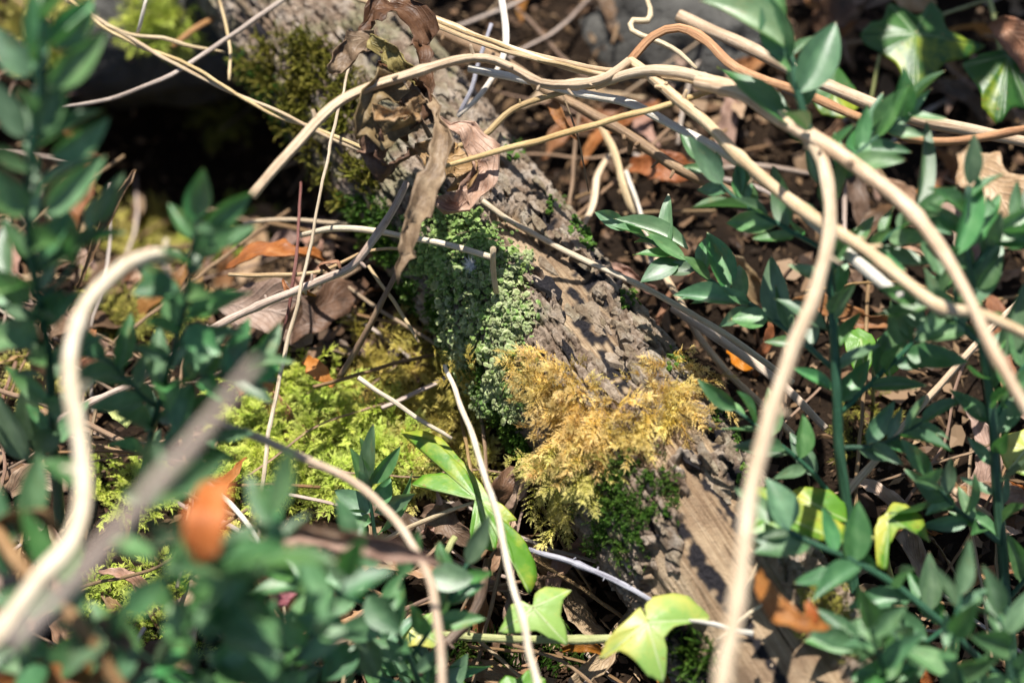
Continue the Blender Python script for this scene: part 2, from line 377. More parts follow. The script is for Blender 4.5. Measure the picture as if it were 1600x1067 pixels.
DARKS = [[(890, 385), (930, 375), (1000, 425), (1020, 485), (990, 515), (940, 480), (905, 440)], [(640, 20), (700, 60), (690, 90), (640, 50)], [(560, 60), (610, 90), (600, 120), (555, 90)], [(930, 540), (960, 560), (1000, 620), (985, 630), (945, 590)], [(880, 440), (900, 450), (1010, 610), (1000, 622), (905, 520)],
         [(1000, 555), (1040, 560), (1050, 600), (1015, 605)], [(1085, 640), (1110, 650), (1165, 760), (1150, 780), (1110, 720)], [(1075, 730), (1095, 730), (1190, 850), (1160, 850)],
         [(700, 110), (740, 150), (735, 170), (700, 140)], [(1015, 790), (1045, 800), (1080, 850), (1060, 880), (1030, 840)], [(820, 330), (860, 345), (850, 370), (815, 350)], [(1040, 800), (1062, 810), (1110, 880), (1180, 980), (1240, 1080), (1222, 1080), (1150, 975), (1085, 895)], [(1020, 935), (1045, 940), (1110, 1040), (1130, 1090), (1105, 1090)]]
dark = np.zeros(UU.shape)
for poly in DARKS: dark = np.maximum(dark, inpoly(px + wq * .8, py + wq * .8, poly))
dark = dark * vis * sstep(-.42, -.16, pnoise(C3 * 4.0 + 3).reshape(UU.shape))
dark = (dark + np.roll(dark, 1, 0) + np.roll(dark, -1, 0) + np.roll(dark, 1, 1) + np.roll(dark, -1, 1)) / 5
vv = TH * RAD
wx = .35 * pnoise(C3 * 2.2 + 31).reshape(UU.shape); wy = .45 * pnoise(C3 * 2.6 + 71).reshape(UU.shape)
NVC = round(2 * math.pi * RAD / .0062)
f1, f2, cid = voronoi(UU / .0105 + wx * 1.6, vv / .0048 + wy * 1.2, 2)
g1, g2, cid2 = voronoi(UU / .0034 + wx * 2, vv / .0022 + wy * 2, 5)
crack = sstep(.0, .10, f2 - f1); crack2 = sstep(0, .25, g2 - g1)
fine = fbm(C3 * 5, 4).reshape(UU.shape); fine2 = fbm(C3 * 17 + 7, 3).reshape(UU.shape)
Gr = np.column_stack([(UU * 16).ravel(), np.cos(TH).ravel() * 15, np.sin(TH).ravel() * 15]); grain = fbm(Gr, 4).reshape(UU.shape)
Gr2 = Gr * np.array([2.2, 3.1, 3.1]); grain2 = fbm(Gr2 + 3, 3).reshape(UU.shape)
hb = .0032 + .0024 * crack * (.45 + .7 * cid) + .0006 * crack2 * (.3 + cid2) + .00055 * fine + .0002 * fine2 + .0009 * pnoise(Gr * 1.3 + 8).reshape(UU.shape)
hw = .00018 * grain + .00022 * grain2 + .00012 * fine2 + .0012 * pnoise(Gr * np.array([.3, .3, .3])).reshape(UU.shape)
crk = np.maximum(0, .03 - np.abs(pnoise(Gr * np.array([.35, .22, .22]) + 50).reshape(UU.shape))) / .03 * sstep(-.1, .2, pnoise(Gr * np.array([.5, .2, .2]) + 20).reshape(UU.shape))
hw = hw - .0016 * crk
fr1 = np.abs(pnoise(Gr * np.array([1.5, .42, .42]) + 90).reshape(UU.shape)); fr2 = np.abs(pnoise(Gr * np.array([3.0, .9, .9]) + 33).reshape(UU.shape))
hb = hb - .0040 * np.clip(1 - fr1 / .11, 0, 1) ** .7 - .0018 * np.clip(1 - fr2 / .10, 0, 1)
D = bark * hb + wood * hw - .0014 * dark * bark + dark * .0009 * pnoise(C3 * 9.0 + 13).reshape(UU.shape)
PL = P0 + N0 * D[..., None]
I = np.arange(NU * NV).reshape(NU, NV); I2 = np.roll(I, -1, 1)
LF = np.column_stack([I[:-1].ravel(), I[1:].ravel(), I2[1:].ravel(), I2[:-1].ravel()])
LV = PL.reshape(-1, 3); ang = np.column_stack([np.cos(TH).ravel(), np.sin(TH).ravel()])
alg = sstep(.1, .6, fbm(C3 * .9 + 60, 3).reshape(UU.shape) + np.where(px < 700, .25, -.25))
n = NT('weathered_log'); g = n.coord('Object'); B = n.attr('bark').outputs['Fac']; K = n.attr('dark').outputs['Fac']; Tn = n.attr('tone').outputs['Fac']; Al = n.attr('algae').outputs['Fac']; Gn = n.attr('grain').outputs['Fac']
n1 = n.noise(g, 260, 8, .75); n2 = n.noise(g, 1100, 4, .75); n3 = n.noise(g, 55, 4, .6)
cb = n.ramp(n1, [(.32, (.09, .06, .04)), (.43, (.21, .15, .105)), (.55, (.37, .28, .21)), (.68, (.62, .52, .42))])
cb = n.mix(n.rng(Tn, .55, .95, 0, .5), cb, (.54, .43, .33)); cb = n.mix(n.rng(Tn, .40, .05, 0, .55), cb, (.20, .13, .085))
cb = n.mix(n.rng(n3, .52, .68, 0, .6), cb, (.24, .16, .10)); n4 = n.noise(g, 85, 3, .6); cb = n.mix(n.rng(n4, .52, .66, 0, .5), cb, (.58, .51, .44))
cb = n.mix(n.rng(n2, .56, .72, 0, .5), cb, (.10, .075, .06))
cb = n.mix(n.math('MULTIPLY', Al, n.rng(n1, .35, .65, .1, .6)), cb, (.18, .22, .085))
cw = n.ramp(Gn, [(.2, (.13, .08, .045)), (.36, (.40, .275, .165)), (.55, (.55, .41, .265)), (.75, (.64, .50, .35))])
fib = n.noise(n.mapping(n.coord('UV'), (45, 1300, 1)), 1, 5, .65); cw = n.mix(n.rng(fib, .5, .68, 0, .75), cw, (.20, .12, .065)); cw = n.mix(n.rng(fib, .46, .3, 0, .5), cw, (.72, .58, .42)); cw = n.mix(n.rng(n3, .46, .66, 0, .75), cw, (.24, .155, .095))
cw = n.mix(n.rng(n2, .62, .74, 0, .55), cw, (.09, .055, .03))
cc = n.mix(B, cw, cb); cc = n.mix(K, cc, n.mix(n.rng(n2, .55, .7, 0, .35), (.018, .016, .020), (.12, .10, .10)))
LOGM = n.finish(cc, .8, .25, n.bump(n.math('ADD', n.math('MULTIPLY', n1, 1.2), n.math('MULTIPLY', n2, .7)), 1.0, .002))
logbase = LA.copy(); logthing = thing('fallen_log', logbase, 'weathered fallen log with flaking bark and bare tan wood patches', 'log')
gN = np.clip(.5 + .13 * grain + .16 * grain2 + .20 * pnoise(Gr * np.array([.3, .3, .3]) + 5).reshape(UU.shape) - .4 * crk, 0, 1)
lme = mesh_from('trunk', LV - np.array(logbase), LF, np.column_stack([UU.ravel(), (np.abs(TH - math.pi) * RAD).ravel()]), {'bark': bark.ravel(), 'dark': dark.ravel(), 'tone': cid.ravel(), 'algae': alg.ravel(), 'grain': gN.ravel()})
trunk = link('trunk', lme, LOGM, logthing)
# end grain discs
for end, i in ((0, 0), (1, NU - 1)):
    ring = LV[i * NV:(i + 1) * NV] - np.array(logbase); c = ring.mean(0); V = [c]; F = []; 
    for k in (.33, .66, 1.0): V += list(c + (ring - c) * k + T * (.0008 * math.sin(k * 40)))
    for j in range(NV):
        j2 = (j + 1) % NV; F.append((0, 1 + j, 1 + j2))
        for q in (0, 1): F.append((1 + q * NV + j, 1 + (q + 1) * NV + j, 1 + (q + 1) * NV + j2, 1 + q * NV + j2))
    link('end_grain', mesh_from('end_grain', np.array(V), F), LOGM, logthing)
BVL = BVHTree.FromPolygons(LV.tolist(), LF.tolist())
def hit(px_, py_, tree=None):
    r_ = (tree or BV).ray_cast(CAM, ray(px_, py_)); return (r_[0], r_[1]) if r_[0] is not None else (None, None)
# loose bark plates: each its own piece standing proud of the trunk
def bark_plates():
    regs = [([(590, 110), (700, 90), (800, 210), (880, 320), (950, 420), (900, 420), (790, 320), (650, 240)], 90),
            ([(940, 430), (1020, 480), (1085, 590), (1060, 610), (990, 600), (900, 500)], 75),
            ([(1080, 620), (1150, 680), (1165, 760), (1120, 790), (1070, 700)], 22),
            ([(960, 820), (1040, 790), (1060, 880), (1020, 910), (960, 880)], 16),
            ([(350, 0), (600, 0), (650, 80), (560, 130), (420, 110)], 26), ([(800, 380), (850, 400), (940, 560), (990, 650), (930, 640), (850, 540)], 14)]
    for poly, cnt in regs:
        P = np.array(poly); k = 0
        while k < cnt:
            x, y = random.uniform(P[:, 0].min(), P[:, 0].max()), random.uniform(P[:, 1].min(), P[:, 1].max())
            if not inpoly(np.array([x]), np.array([y]), poly)[0]: continue
            k += 1; p, nn = hit(x, y, BVL)
            if p is None: continue
            rad_ = p - (LA + AXD * (p - LA).dot(AXD)); nn = (nn * .35 + rad_.normalized()).normalized()
            nn = (nn + Vector((random.gauss(0, .2), random.gauss(0, .2), random.gauss(0, .2)))).normalized()
            x_ = (AXD - nn * AXD.dot(nn)).normalized(); y_ = nn.cross(x_); lx = random.uniform(.0025, .008); ly = lx * random.uniform(.3, .6); tk = random.uniform(.0005, .0014)
            m = 11; V = [p + nn * (tk + random.uniform(0, .0004))]; F = []; ra = [random.uniform(.5, 1.2) for _ in range(m)]
            for q, (s_, z_) in enumerate(((.55, tk), (.97, tk * .8), (1.0, -tk * 1.2))):
                for j in range(m):
                    a_ = 2 * math.pi * j / m; V.append(p + x_ * lx * s_ * ra[j] * math.cos(a_) + y_ * ly * s_ * ra[j] * math.sin(a_) + nn * (z_ + random.gauss(0, .00022) - .06 * (s_ * ly * ra[j] * math.sin(a_)) ** 2 / ly))
            for j in range(m):
                j2 = (j + 1) % m; F.append((0, 1 + j, 1 + j2))
                for q in (0, 1): F.append((1 + q * m + j, 1 + (q + 1) * m + j, 1 + (q + 1) * m + j2, 1 + q * m + j2))
            me = mesh_from('bark_plate', [v - logbase for v in V], F, None, {'bark': [1] * len(V), 'tone': [random.random()] * len(V), 'dark': [1 if random.random() < .06 else 0] * len(V), 'algae': [random.random() * .5] * len(V), 'grain': [.5] * len(V)}, smooth=False)
            link('bark_plate', me, LOGM, logthing)
bark_plates()

# ------------------------------------------------------------------ stones at the back
n = NT('stone'); g = n.coord('Object'); a = n.noise(g, 30, 6, .65); b = n.noise(g, 240, 4, .7)
STONE = n.finish(n.mix(n.rng(b, .5, .7, 0, .4), n.ramp(a, [(.3, (.04, .038, .034)), (.55, (.10, .096, .088)), (.75, (.18, .175, .165))]), (.10, .10, .09)), .85, .25, n.bump(n.math('ADD', a, b), .8, .004))
STONES = []
def stone(label, c, sx, sy, sz, seed):
    nu, nv = 48, 28; V = []; F = []
    for i in range(nv + 1):
        for j in range(nu):
            a_ = 2 * math.pi * j / nu; e_ = math.pi * (i / nv - .5); V.append((math.cos(a_) * math.cos(e_), math.sin(a_) * math.cos(e_), math.sin(e_)))
    V = np.array(V); d = 1 + .22 * fbm(V * 1.3 + seed, 4) - .12 * np.abs(pnoise(V * 2.1 + seed * 2)); V = V * d[:, None]
    for i in range(nv):
        for j in range(nu): F.append((i * nu + j, i * nu + (j + 1) % nu, (i + 1) * nu + (j + 1) % nu, (i + 1) * nu + j))
    o = tag(link('stone', mesh_from('stone', V * np.array([sx, sy, sz]), F), STONE, None, c), label, 'stone'); STONES.append(o); return o
stone('grey stone behind the brown leaf litter beside the log', gpt(1080, 130, .0) + Vector((0, .03, -.004)), .05, .04, .04, 3)
stone('mossy boulder overhanging the dark hollow', gpt(215, 10, .02) + Vector((0, .045, .012)), .125, .075, .062, 8)
AV, AF = [LV, GV], [LF.tolist(), (GF + len(LV)).tolist()]; off_ = len(LV) + len(GV)
for o in STONES:
    v = np.array([list(p.co + o.location) for p in o.data.vertices]); AV.append(v); AF.append([[i + off_ for i in p.vertices] for p in o.data.polygons]); off_ += len(v)
BV = BVHTree.FromPolygons(np.vstack(AV).tolist(), sum(AF, []))

# ------------------------------------------------------------------ moss builders
def blade(b, d, n_, l, w):             # a pointed scale leaf of two triangles, folded
    s = np.cross(d, n_); m = b + d * l * .45
    return [b, m + s * w * .5 + n_ * w * .12, b + d * l, m - s * w * .5 + n_ * w * .12], [(0, 1, 2), (0, 2, 3)]
def frond(L=1.0, nb=9, bl=.38, leaf=.10, curve=.35, seed=0, lw=.35, ang=50, lang=38):
    r = random.Random(seed); V = []; F = []; tip = []
    def addblade(b, d, n_, l, w, tp):
        v, f = blade(b, d, n_, l, w); k = len(V); V.extend(v); F.extend([tuple(i + k for i in q) for q in f]); tip.extend([tp, tp + .1, tp + .3, tp + .1])
    def axis(b, d, side, n_, ln, nl, tp0, lf, bend):
        p = np.array(b, float); d = np.array(d, float)
        for k in range(nl):
            t = k / nl; d = d + n_ * bend / nl + side * r.uniform(-.05, .05); d /= np.linalg.norm(d); p2 = p + d * ln / nl
            for sg in (1, -1):
                a = R(lang + r.uniform(-10, 10)) * (1 - .45 * t); dd = d * math.cos(a) + side * sg * math.sin(a) + n_ * r.uniform(-.25, .35); dd /= np.linalg.norm(dd)
                addblade(p, dd, n_, lf * (1 - .4 * t) * r.uniform(.8, 1.2), lf * lw, tp0 + (1 - tp0) * t * .7)
            p = p2
        addblade(p, d, n_, lf * .9, lf * lw * .8, .75)
    X, Y, Z = np.eye(3); p = np.zeros(3); d = X.copy(); pts = []
    for k in range(nb):
        t = k / nb; d = d - Z * curve / nb + Y * r.uniform(-.12, .12); d /= np.linalg.norm(d); p = p + d * L / nb; pts.append((p.copy(), d.copy(), t))
        s = np.cross(Z, d); s /= np.linalg.norm(s); n_ = np.cross(d, s)
        for sg in (1, -1):
            if r.random() < .12: continue
            a = R(ang + r.uniform(-12, 12)); dd = d * math.cos(a) + s * sg * math.sin(a) + n_ * r.uniform(-.35, .45); dd /= np.linalg.norm(dd)
            ln = bl * L * math.sin(math.pi * (.18 + .80 * t)) ** .8 * r.uniform(.7, 1.2)
            axis(p, dd, np.cross(n_, dd), n_, ln, max(3, int(ln / (leaf * L * .5))), .15 + .5 * t, leaf * L, r.uniform(-.5, .3))
        addblade(p, d, n_, leaf * L * 1.1, leaf * L * lw, .2 + .4 * t)
    axis(p, d, np.cross(np.cross(d, np.cross(Z, d)), d), np.cross(d, np.cross(Z, d)), .22 * L, 4, .6, leaf * L, -.3)
    # spindle of the main axis
    k = len(V); q = [np.zeros(3)] + [a for a, _, _ in pts]
    for a in q: V.extend([a + Y * .008 * L, a - Y * .008 * L, a + Z * .01 * L]); tip.extend([.05] * 3)
    for i in range(len(q) - 1):
        for j in range(3): F.append((k + i * 3 + j, k + i * 3 + (j + 1) % 3, k + i * 3 + 3 + (j + 1) % 3)); F.append((k + i * 3 + j, k + i * 3 + 3 + (j + 1) % 3, k + i * 3 + 3 + j))
    return np.array(V), np.array(F), np.clip(np.array(tip), 0, 1)
def shoot(seed, nl=16, leaf=.22, lang=40, bend=.5, lw=.4):   # one unbranched moss shoot with leaves all round
    r = random.Random(seed); V = []; F = []; tip = []; p = np.zeros(3); d = np.array([0, 0, 1.]); bd = np.array([math.cos(seed), math.sin(seed), -.2])
    for k in range(nl):
        t = k / nl; d = d + bd * bend / nl; d /= np.linalg.norm(d); p = p + d / nl
        for q in range(3):
            a = k * 2.4 + q * 2.09; o = np.array([math.cos(a), math.sin(a), 0]); o = o - d * o.dot(d); o /= np.linalg.norm(o)
            l = R(lang) * (1 - .5 * t); dd = d * math.cos(l) + o * math.sin(l); nn = np.cross(dd, np.cross(d, dd)); nn = -nn / (np.linalg.norm(nn) + 1e-9)
            v, f = blade(p, dd, nn, leaf * r.uniform(.75, 1.15) * (1 - .35 * t), leaf * lw); b = len(V); V.extend(v); F.extend([tuple(i + b for i in x) for x in f]); tip.extend([t * .8, t * .8 + .1, t * .8 + .25, t * .8 + .1])
    return np.array(V), np.array(F), np.clip(np.array(tip), 0, 1)
def cup(seed):                                               # one rounded scale leaf
    r = random.Random(seed); m = 7; V = [(0, 0, .35)]; tip = [.55]
    for k, (s, z) in enumerate(((.6, .42), (1, .05))):
        for j in range(m): a = 2 * math.pi * j / m; q = s * r.uniform(.75, 1.2); V.append((q * math.cos(a), q * math.sin(a), z + r.uniform(-.15, .15))); tip.append(.5 if k == 0 else .95)
    F = []
    for j in range(m): j2 = (j + 1) % m; F += [(0, 1 + j, 1 + j2), (1 + j, 1 + m + j, 1 + m + j2), (1 + j, 1 + m + j2, 1 + j2)]
    return np.array(V), np.array(F), np.array(tip)
FROND = [frond(seed=s, nb=6 + s % 3, bl=.30, leaf=.125, curve=.1 + .16 * s, lw=.24, ang=44, lang=30) for s in range(9)]
FEATHER = [frond(seed=20 + s, nb=6, bl=.27, leaf=.16, curve=.2 + .15 * s, lw=.22, ang=40, lang=28) for s in range(7)]
WORM = [shoot(s, 14, .20, 26, .5 + .35 * (s % 4), .5) for s in range(7)]
STAR = [shoot(40 + s, 7, .5, 62, .3, .22) for s in range(5)]
CUP = [cup(s) for s in range(6)]
def scatter_px(poly, cnt, tree=None, soft=14, patch=0):
    P = np.array(poly, float); out = []; tries = 0
    while len(out) < cnt and tries < cnt * 30:
        tries += 1; x, y = random.uniform(P[:, 0].min(), P[:, 0].max()), random.uniform(P[:, 1].min(), P[:, 1].max())
        if not inpoly(np.array([x + random.gauss(0, soft)]), np.array([y + random.gauss(0, soft)]), poly)[0]: continue
        p, nn = hit(x, y, tree)
        if p is None: continue
        if patch and pnoise(np.array([[p.x * patch, p.y * patch, p.z * patch]]))[0] < random.uniform(-.25, .25): continue
        out.append((p, nn, x, y))
    return out
def moss(name, label, tmpl, spots, size, mat, how, cat='moss', spread=.3, lift=0., dirpx=None, density=None, group=None):
    Vs, Fs, Ts, Rs = [], [], [], []; off = 0
    for p, nn, x, y in spots:
        v, f, tp = random.choice(tmpl); s = size * (random.lognormvariate(-.08, .38) if tmpl is CUP else random.uniform(.6, 1.3))
        if density and random.random() > density(x, y): continue
        if how == 'up':                                       # shoots stand along the surface normal
            z = (nn * .7 + Vector((0, 0, .45)) + Vector((random.gauss(0, spread), random.gauss(0, spread), random.gauss(0, spread)))).normalized()
            x_ = z.orthogonal().normalized(); x_ = Quaternion(z, random.uniform(0, 6.28)) @ x_; y_ = z.cross(x_)
        else:                                                 # fronds lie along the surface, arching out of it
            a = random.uniform(0, 6.28)
            t1 = nn.orthogonal().normalized(); t1 = Quaternion(nn, a) @ t1
            if dirpx:
                dx, dy = dirpx(x, y); w_ = (RGT * dx - UPV * dy); w_ = w_ - nn * w_.dot(nn)
                if w_.length > .01: t1 = (w_.normalized() + t1 * .75).normalized()
            x_ = (t1 + nn * random.uniform(.1, .8) + Vector((0, 0, .15))).normalized(); z = (nn - x_ * nn.dot(x_)).normalized(); z = Quaternion(x_, random.gauss(0, .45)) @ z; y_ = z.cross(x_)
        M = np.array([x_, y_, z]) * s
        Vs.append(v @ M + np.array(p) + np.array(nn) * lift * random.random()); Fs.append(f + off); Ts.append(tp); Rs.append(np.full(len(v), random.random())); off += len(v)
    if not Vs: return None
    V = np.vstack(Vs); c = V.mean(0)
    o = link(name, mesh_from(name, V - c, np.vstack(Fs), None, {'tipness': np.concatenate(Ts), 'tint': np.concatenate(Rs)}, smooth=False), mat, None, c)
    return tag(o, label, cat, group, 'stuff')
PXM = at(800, 533, .03); PX = mpp(PXM)                        # metres per photo pixel near the log

G1 = [(800, 530), (835, 560), (870, 590), (940, 625), (1000, 640), (1045, 600), (1045, 545), (1075, 560), (1096, 605), (1070, 650), (1000, 672), (950, 690), (905, 725), (870, 690), (840, 640), (815, 590)]
moss('golden_moss', 'golden yellow feathery moss draped across the log', FROND, scatter_px(G1, 300, BVL, 9), 50 * PX, MOSS['gold'], 'lie', dirpx=lambda x, y: (random.uniform(-1, 1), .3) if y < 640 else (random.uniform(-.8, .5), 1), lift=.006)
G1b = [(850, 690), (950, 690), (940, 730), (900, 780), (885, 835), (850, 825), (840, 760)]
moss('golden_moss', 'pale olive-yellow moss fringe hanging below the golden tuft', FROND, scatter_px(G1b, 100, BVL, 10), 46 * PX, MOSS['yellow'], 'lie', dirpx=lambda x, y: (random.uniform(-.8, .2), 1), lift=.006)
G2 = [(540, 600), (580, 540), (640, 500), (680, 540), (740, 560), (760, 640), (760, 720), (690, 710), (620, 660), (560, 650)]
moss('olive_gold_moss', 'sparse olive-gold feathery moss between soil and log flank', FROND, scatter_px(G2, 190, None, 10), 50 * PX, MOSS['olivegold'], 'lie', spread=.5, lift=.012)
G3 = [(365, 680), (400, 610), (470, 580), (540, 640), (620, 660), (660, 700), (640, 760), (560, 800), (470, 810), (390, 800), (345, 760)]
moss('lime_moss', 'bright lime green feathery moss carpet on the ground', FEATHER, scatter_px(G3, 900, None, 12), 42 * PX, MOSS['lime'], 'lie', lift=.016)
G3b = [(480, 730), (640, 690), (780, 690), (780, 740), (640, 770), (540, 790)]
moss('yellow_moss', 'yellow-tipped moss at the edge of the lime carpet', FROND, scatter_px(G3b, 130, None, 12), 42 * PX, MOSS['yellow'], 'lie', lift=.012)
G4a = [(640, 345), (690, 318), (745, 345), (770, 390), (740, 430), (700, 470), (660, 440), (630, 400)]
moss('scaly_moss', 'bright green cushion of round-leaved moss on the log flank', CUP, scatter_px(G4a, 2300, BVL, 18, 110), 3.7 * PX, MOSS['scalegreen'], 'up', spread=.45, lift=.005)
G4b = [(690, 430), (790, 395), (832, 430), (820, 480), (800, 560), (815, 650), (760, 660), (720, 590), (690, 520)]
moss('scaly_moss', 'pale grey-green crust of scaly liverwort on the log flank', CUP, scatter_px(G4b, 3600, BVL, 18, 110), 3.7 * PX, MOSS['scale'], 'up', spread=.45, lift=.005)
moss('scaly_moss', 'thin green scaly moss creeping between crust and bark', CUP, scatter_px([(640, 345), (745, 345), (832, 430), (815, 650), (740, 650), (680, 520)], 1500, BVL, 22, 70), 3.2 * PX, MOSS['scalegreen'], 'up', spread=.5, lift=.006)
G4c = [(620, 440), (700, 470), (740, 600), (790, 660), (830, 720), (800, 790), (740, 720), (680, 600), (640, 520)]
moss('green_moss', 'dark green moss in shade beneath the pale crust', STAR, scatter_px(G4c, 1300, BVL, 20, 60), 13 * PX, MOSS['green'], 'up', spread=.4)
G5 = [(930, 740), (1000, 700), (1060, 740), (1050, 800), (1000, 830), (970, 900), (900, 890), (880, 830)]
moss('green_moss', 'deep green moss cushion on the shaded log side', STAR, scatter_px(G5, 1300, BVL, 18, 90), 10 * PX, MOSS['green'], 'up', spread=.4, lift=.003)
G6 = [(370, 110), (430, 50), (500, 60), (540, 120), (575, 200), (590, 290), (520, 330), (460, 290), (420, 220), (385, 160)]
moss('olive_moss', 'olive moss of curled shoots on the upper log', WORM, scatter_px(G6, 1500, BVL, 22, 60), 24 * PX, MOSS['olive'], 'up', spread=.55)
moss('green_moss', 'dark green moss on the log above the hollow', STAR, scatter_px([(360, 80), (420, 140), (470, 300), (600, 330), (640, 420), (590, 420), (480, 340), (400, 230)], 900, BVL, 10), 14 * PX, MOSS['green'], 'up', spread=.4)
for poly, cnt, sz, m, tm, lb in [
    ([(150, 330), (260, 320), (300, 380), (230, 420), (150, 400)], 170, 36, 'yellow', FEATHER, 'yellow-green moss patch below the dark hollow'),
    ([(300, 350), (420, 330), (470, 370), (400, 400), (330, 400)], 140, 36, 'lime', FEATHER, 'lime moss patch above the large russet leaf'),
    ([(130, 460), (260, 440), (300, 500), (230, 545), (140, 520)], 170, 38, 'olive', FEATHER, 'dark olive moss patch behind the arching stem'),
    ([(20, 570), (90, 555), (115, 600), (60, 640), (20, 620)], 130, 36, 'yellow', FROND, 'small golden-yellow moss patch beside the crossing brown twig'),
    ([(0, 0), (130, 0), (110, 60), (50, 80), (0, 60)], 160, 40, 'yellow', FROND, 'yellow moss on the boulder edge'),
    ([(200, 10), (290, 5), (300, 55), (230, 70)], 140, 40, 'lime', FEATHER, 'bright moss tuft on the boulder over the hollow'),
    ([(50, 60), (110, 60), (100, 100), (60, 110)], 50, 36, 'lime', FEATHER, 'small lime moss tuft below the boulder edge'),
    ([(310, 170), (380, 160), (390, 200), (320, 210)], 50, 36, 'olive', FEATHER, 'dim moss tuft deep in the hollow'),
    ([(150, 730), (260, 730), (260, 800), (190, 820), (150, 780)], 110, 34, 'lime', FEATHER, 'moss showing between twigs beside the pale stem'),
    ([(100, 880), (300, 880), (320, 1000), (200, 1060), (110, 1040)], 200, 34, 'lime', FEATHER, 'moss showing through the low broom leaves'),
    ([(340, 830), (430, 820), (420, 900), (350, 890)], 90, 36, 'yellow', FROND, 'moss below the orange hanging leaf'),
    ([(1040, 1000), (1120, 1000), (1150, 1060), (1050, 1067)], 150, 26, 'green', WORM, 'dark moss on the soil beside the bare wood'),
    ([(680, 1010), (900, 1000), (930, 1067), (700, 1067)], 260, 26, 'green', WORM, 'dark green moss under the ivy runner'),
    ([(1300, 640), (1380, 620), (1400, 700), (1320, 720)], 60, 30, 'olive', FEATHER, 'olive moss among brown litter under the broom'),
    ([(1250, 930), (1300, 900), (1330, 1000), (1280, 1020)], 120, 26, 'olive', FEATHER, 'olive moss along the bare wood edge'),
]:
    moss('moss_patch', lb, tm, scatter_px(poly, cnt, None, 10), sz * PX, MOSS[m], 'up' if tm is WORM else 'lie', lift=.008)
# little cushions along the sunny edge of the log
ed = []
for (x, y) in [(868, 318), (905, 355), (920, 375), (1120, 655), (1160, 690), (985, 470), (1060, 560), (1170, 745), (800, 235)]:
    ed += [(p, nn, a, b) for p, nn, a, b in scatter_px([(x - 16, y - 16), (x + 16, y - 16), (x + 16, y + 16), (x - 16, y + 16)], 40, BVL, 3)]
moss('edge_moss', 'tiny green moss tufts along the far edge of the log', CUP, ed, 3.2 * PX, MOSS['green'], 'up', spread=.5, lift=.003)

# ------------------------------------------------------------------ butcher's broom
def broom_leaf_mesh(k):
    r = random.Random(k); nl, nw = 9, 4; V = []; U = []; F = []
    fold = r.uniform(.05, .22); arch = r.uniform(-.16, .12); tw = r.uniform(-.3, .3); sk_ = r.uniform(-.05, .05)
    for i in range(nl + 1):
        s = i / nl; w = .5 * (math.sin(math.pi * min(1, s ** .82 * .985 + .015)) ** .85) * (1 - .25 * s) * 1.12 if s < .99 else .004
        if i == 0: w = .03
        for j in range(nw + 1):
            t = j / nw * 2 - 1; a = tw * s; y = t * w; z = fold * abs(t) ** 1.5 * w * 1.6 + arch * math.sin(math.pi * s) * .5 + .02 * math.sin(7 * s + k) * t
            V.append((s, y * math.cos(a) + sk_ * math.sin(3.1 * s), z + y * math.sin(a) * .4)); U.append((s, j / nw))
    for i in range(nl):
        for j in range(nw): a = i * (nw + 1) + j; F.append((a, a + nw + 1, a + nw + 2, a + 1))
    me = mesh_from('broom_leaf', V, F, U); me.materials.append(BROOM); return me
BLEAF = [broom_leaf_mesh(k) for k in range(9)]
def put_leaf(root, b, t, wid, roll=0., face=None, mesh=None, name='leaf'):
    x, y, nn = frame_from(b, t, roll, face); L = (t - b).length
    o = link(name, mesh or random.choice(BLEAF), None, root); o.matrix_local = mat_from(b - root.location, x, y, nn, L, wid, L); return o
HALF = (sdir + (CAM - Vector((0, 0, .1))).normalized()).normalized()
def broom(label, branches, hero=(), leaf=.026, group=None, wfac=.36, name='broom_plant'):
    """branches: (points (px,py,h), width px, leaves, first leaf at fraction); hero: leaves given one by one (bx,by,bh,tx,ty,th,width px,roll)"""
    base = px_path(branches[0][0][:1])[0]; base.z = max(base.z, -.01)
    root = thing(name, base, label, 'plant', group)
    for bi, (pts, w, nl, f0) in enumerate(branches):
        P = px_path(pts); st = stem('stem' if bi == 0 else 'branch', None, None, pts, (w, w * .55), 'green', root, sides=8, wob=.08, groove=.12)
        C, _ = catmull(P, .002); ph = random.uniform(0, 6.28); nl = int(nl * 1.5)
        for k in range(nl):
            f = f0 + (1 - f0) * (k + .5) / nl; i = min(len(C) - 2, int(f * (len(C) - 1))); tg = (C[min(i + 3, len(C) - 1)] - C[max(i - 3, 0)]).normalized()
            o = tg.orthogonal().normalized(); ph += 2.4 + random.gauss(0, .35); o = Quaternion(tg, ph) @ o
            d = tg * random.uniform(.6, .9) + o * random.uniform(.65, 1.0); d.z *= .6; d.normalize()
            ln = leaf * random.uniform(.60, 1.12) * (.75 if f > .93 else 1)
            b = C[i] + o * w * .25 * mpp(C[i]); put_leaf(root, b, b + d * ln, ln * wfac * random.uniform(.85, 1.15), random.gauss(0, .42), (Vector((0, 0, 1)) + o * .15 + HALF * .5))
        b = C[-1]; put_leaf(root, b, b + (C[-1] - C[-4]).normalized() * leaf * .85, leaf * .3, random.gauss(0, .4))
    for h in hero:
        b, t = at(h[0], h[1], h[2]), at(h[3], h[4], h[5]); put_leaf(root, b, t, h[6] * mpp(b), h[7] if len(h) > 7 else random.gauss(0, .3))
    return root

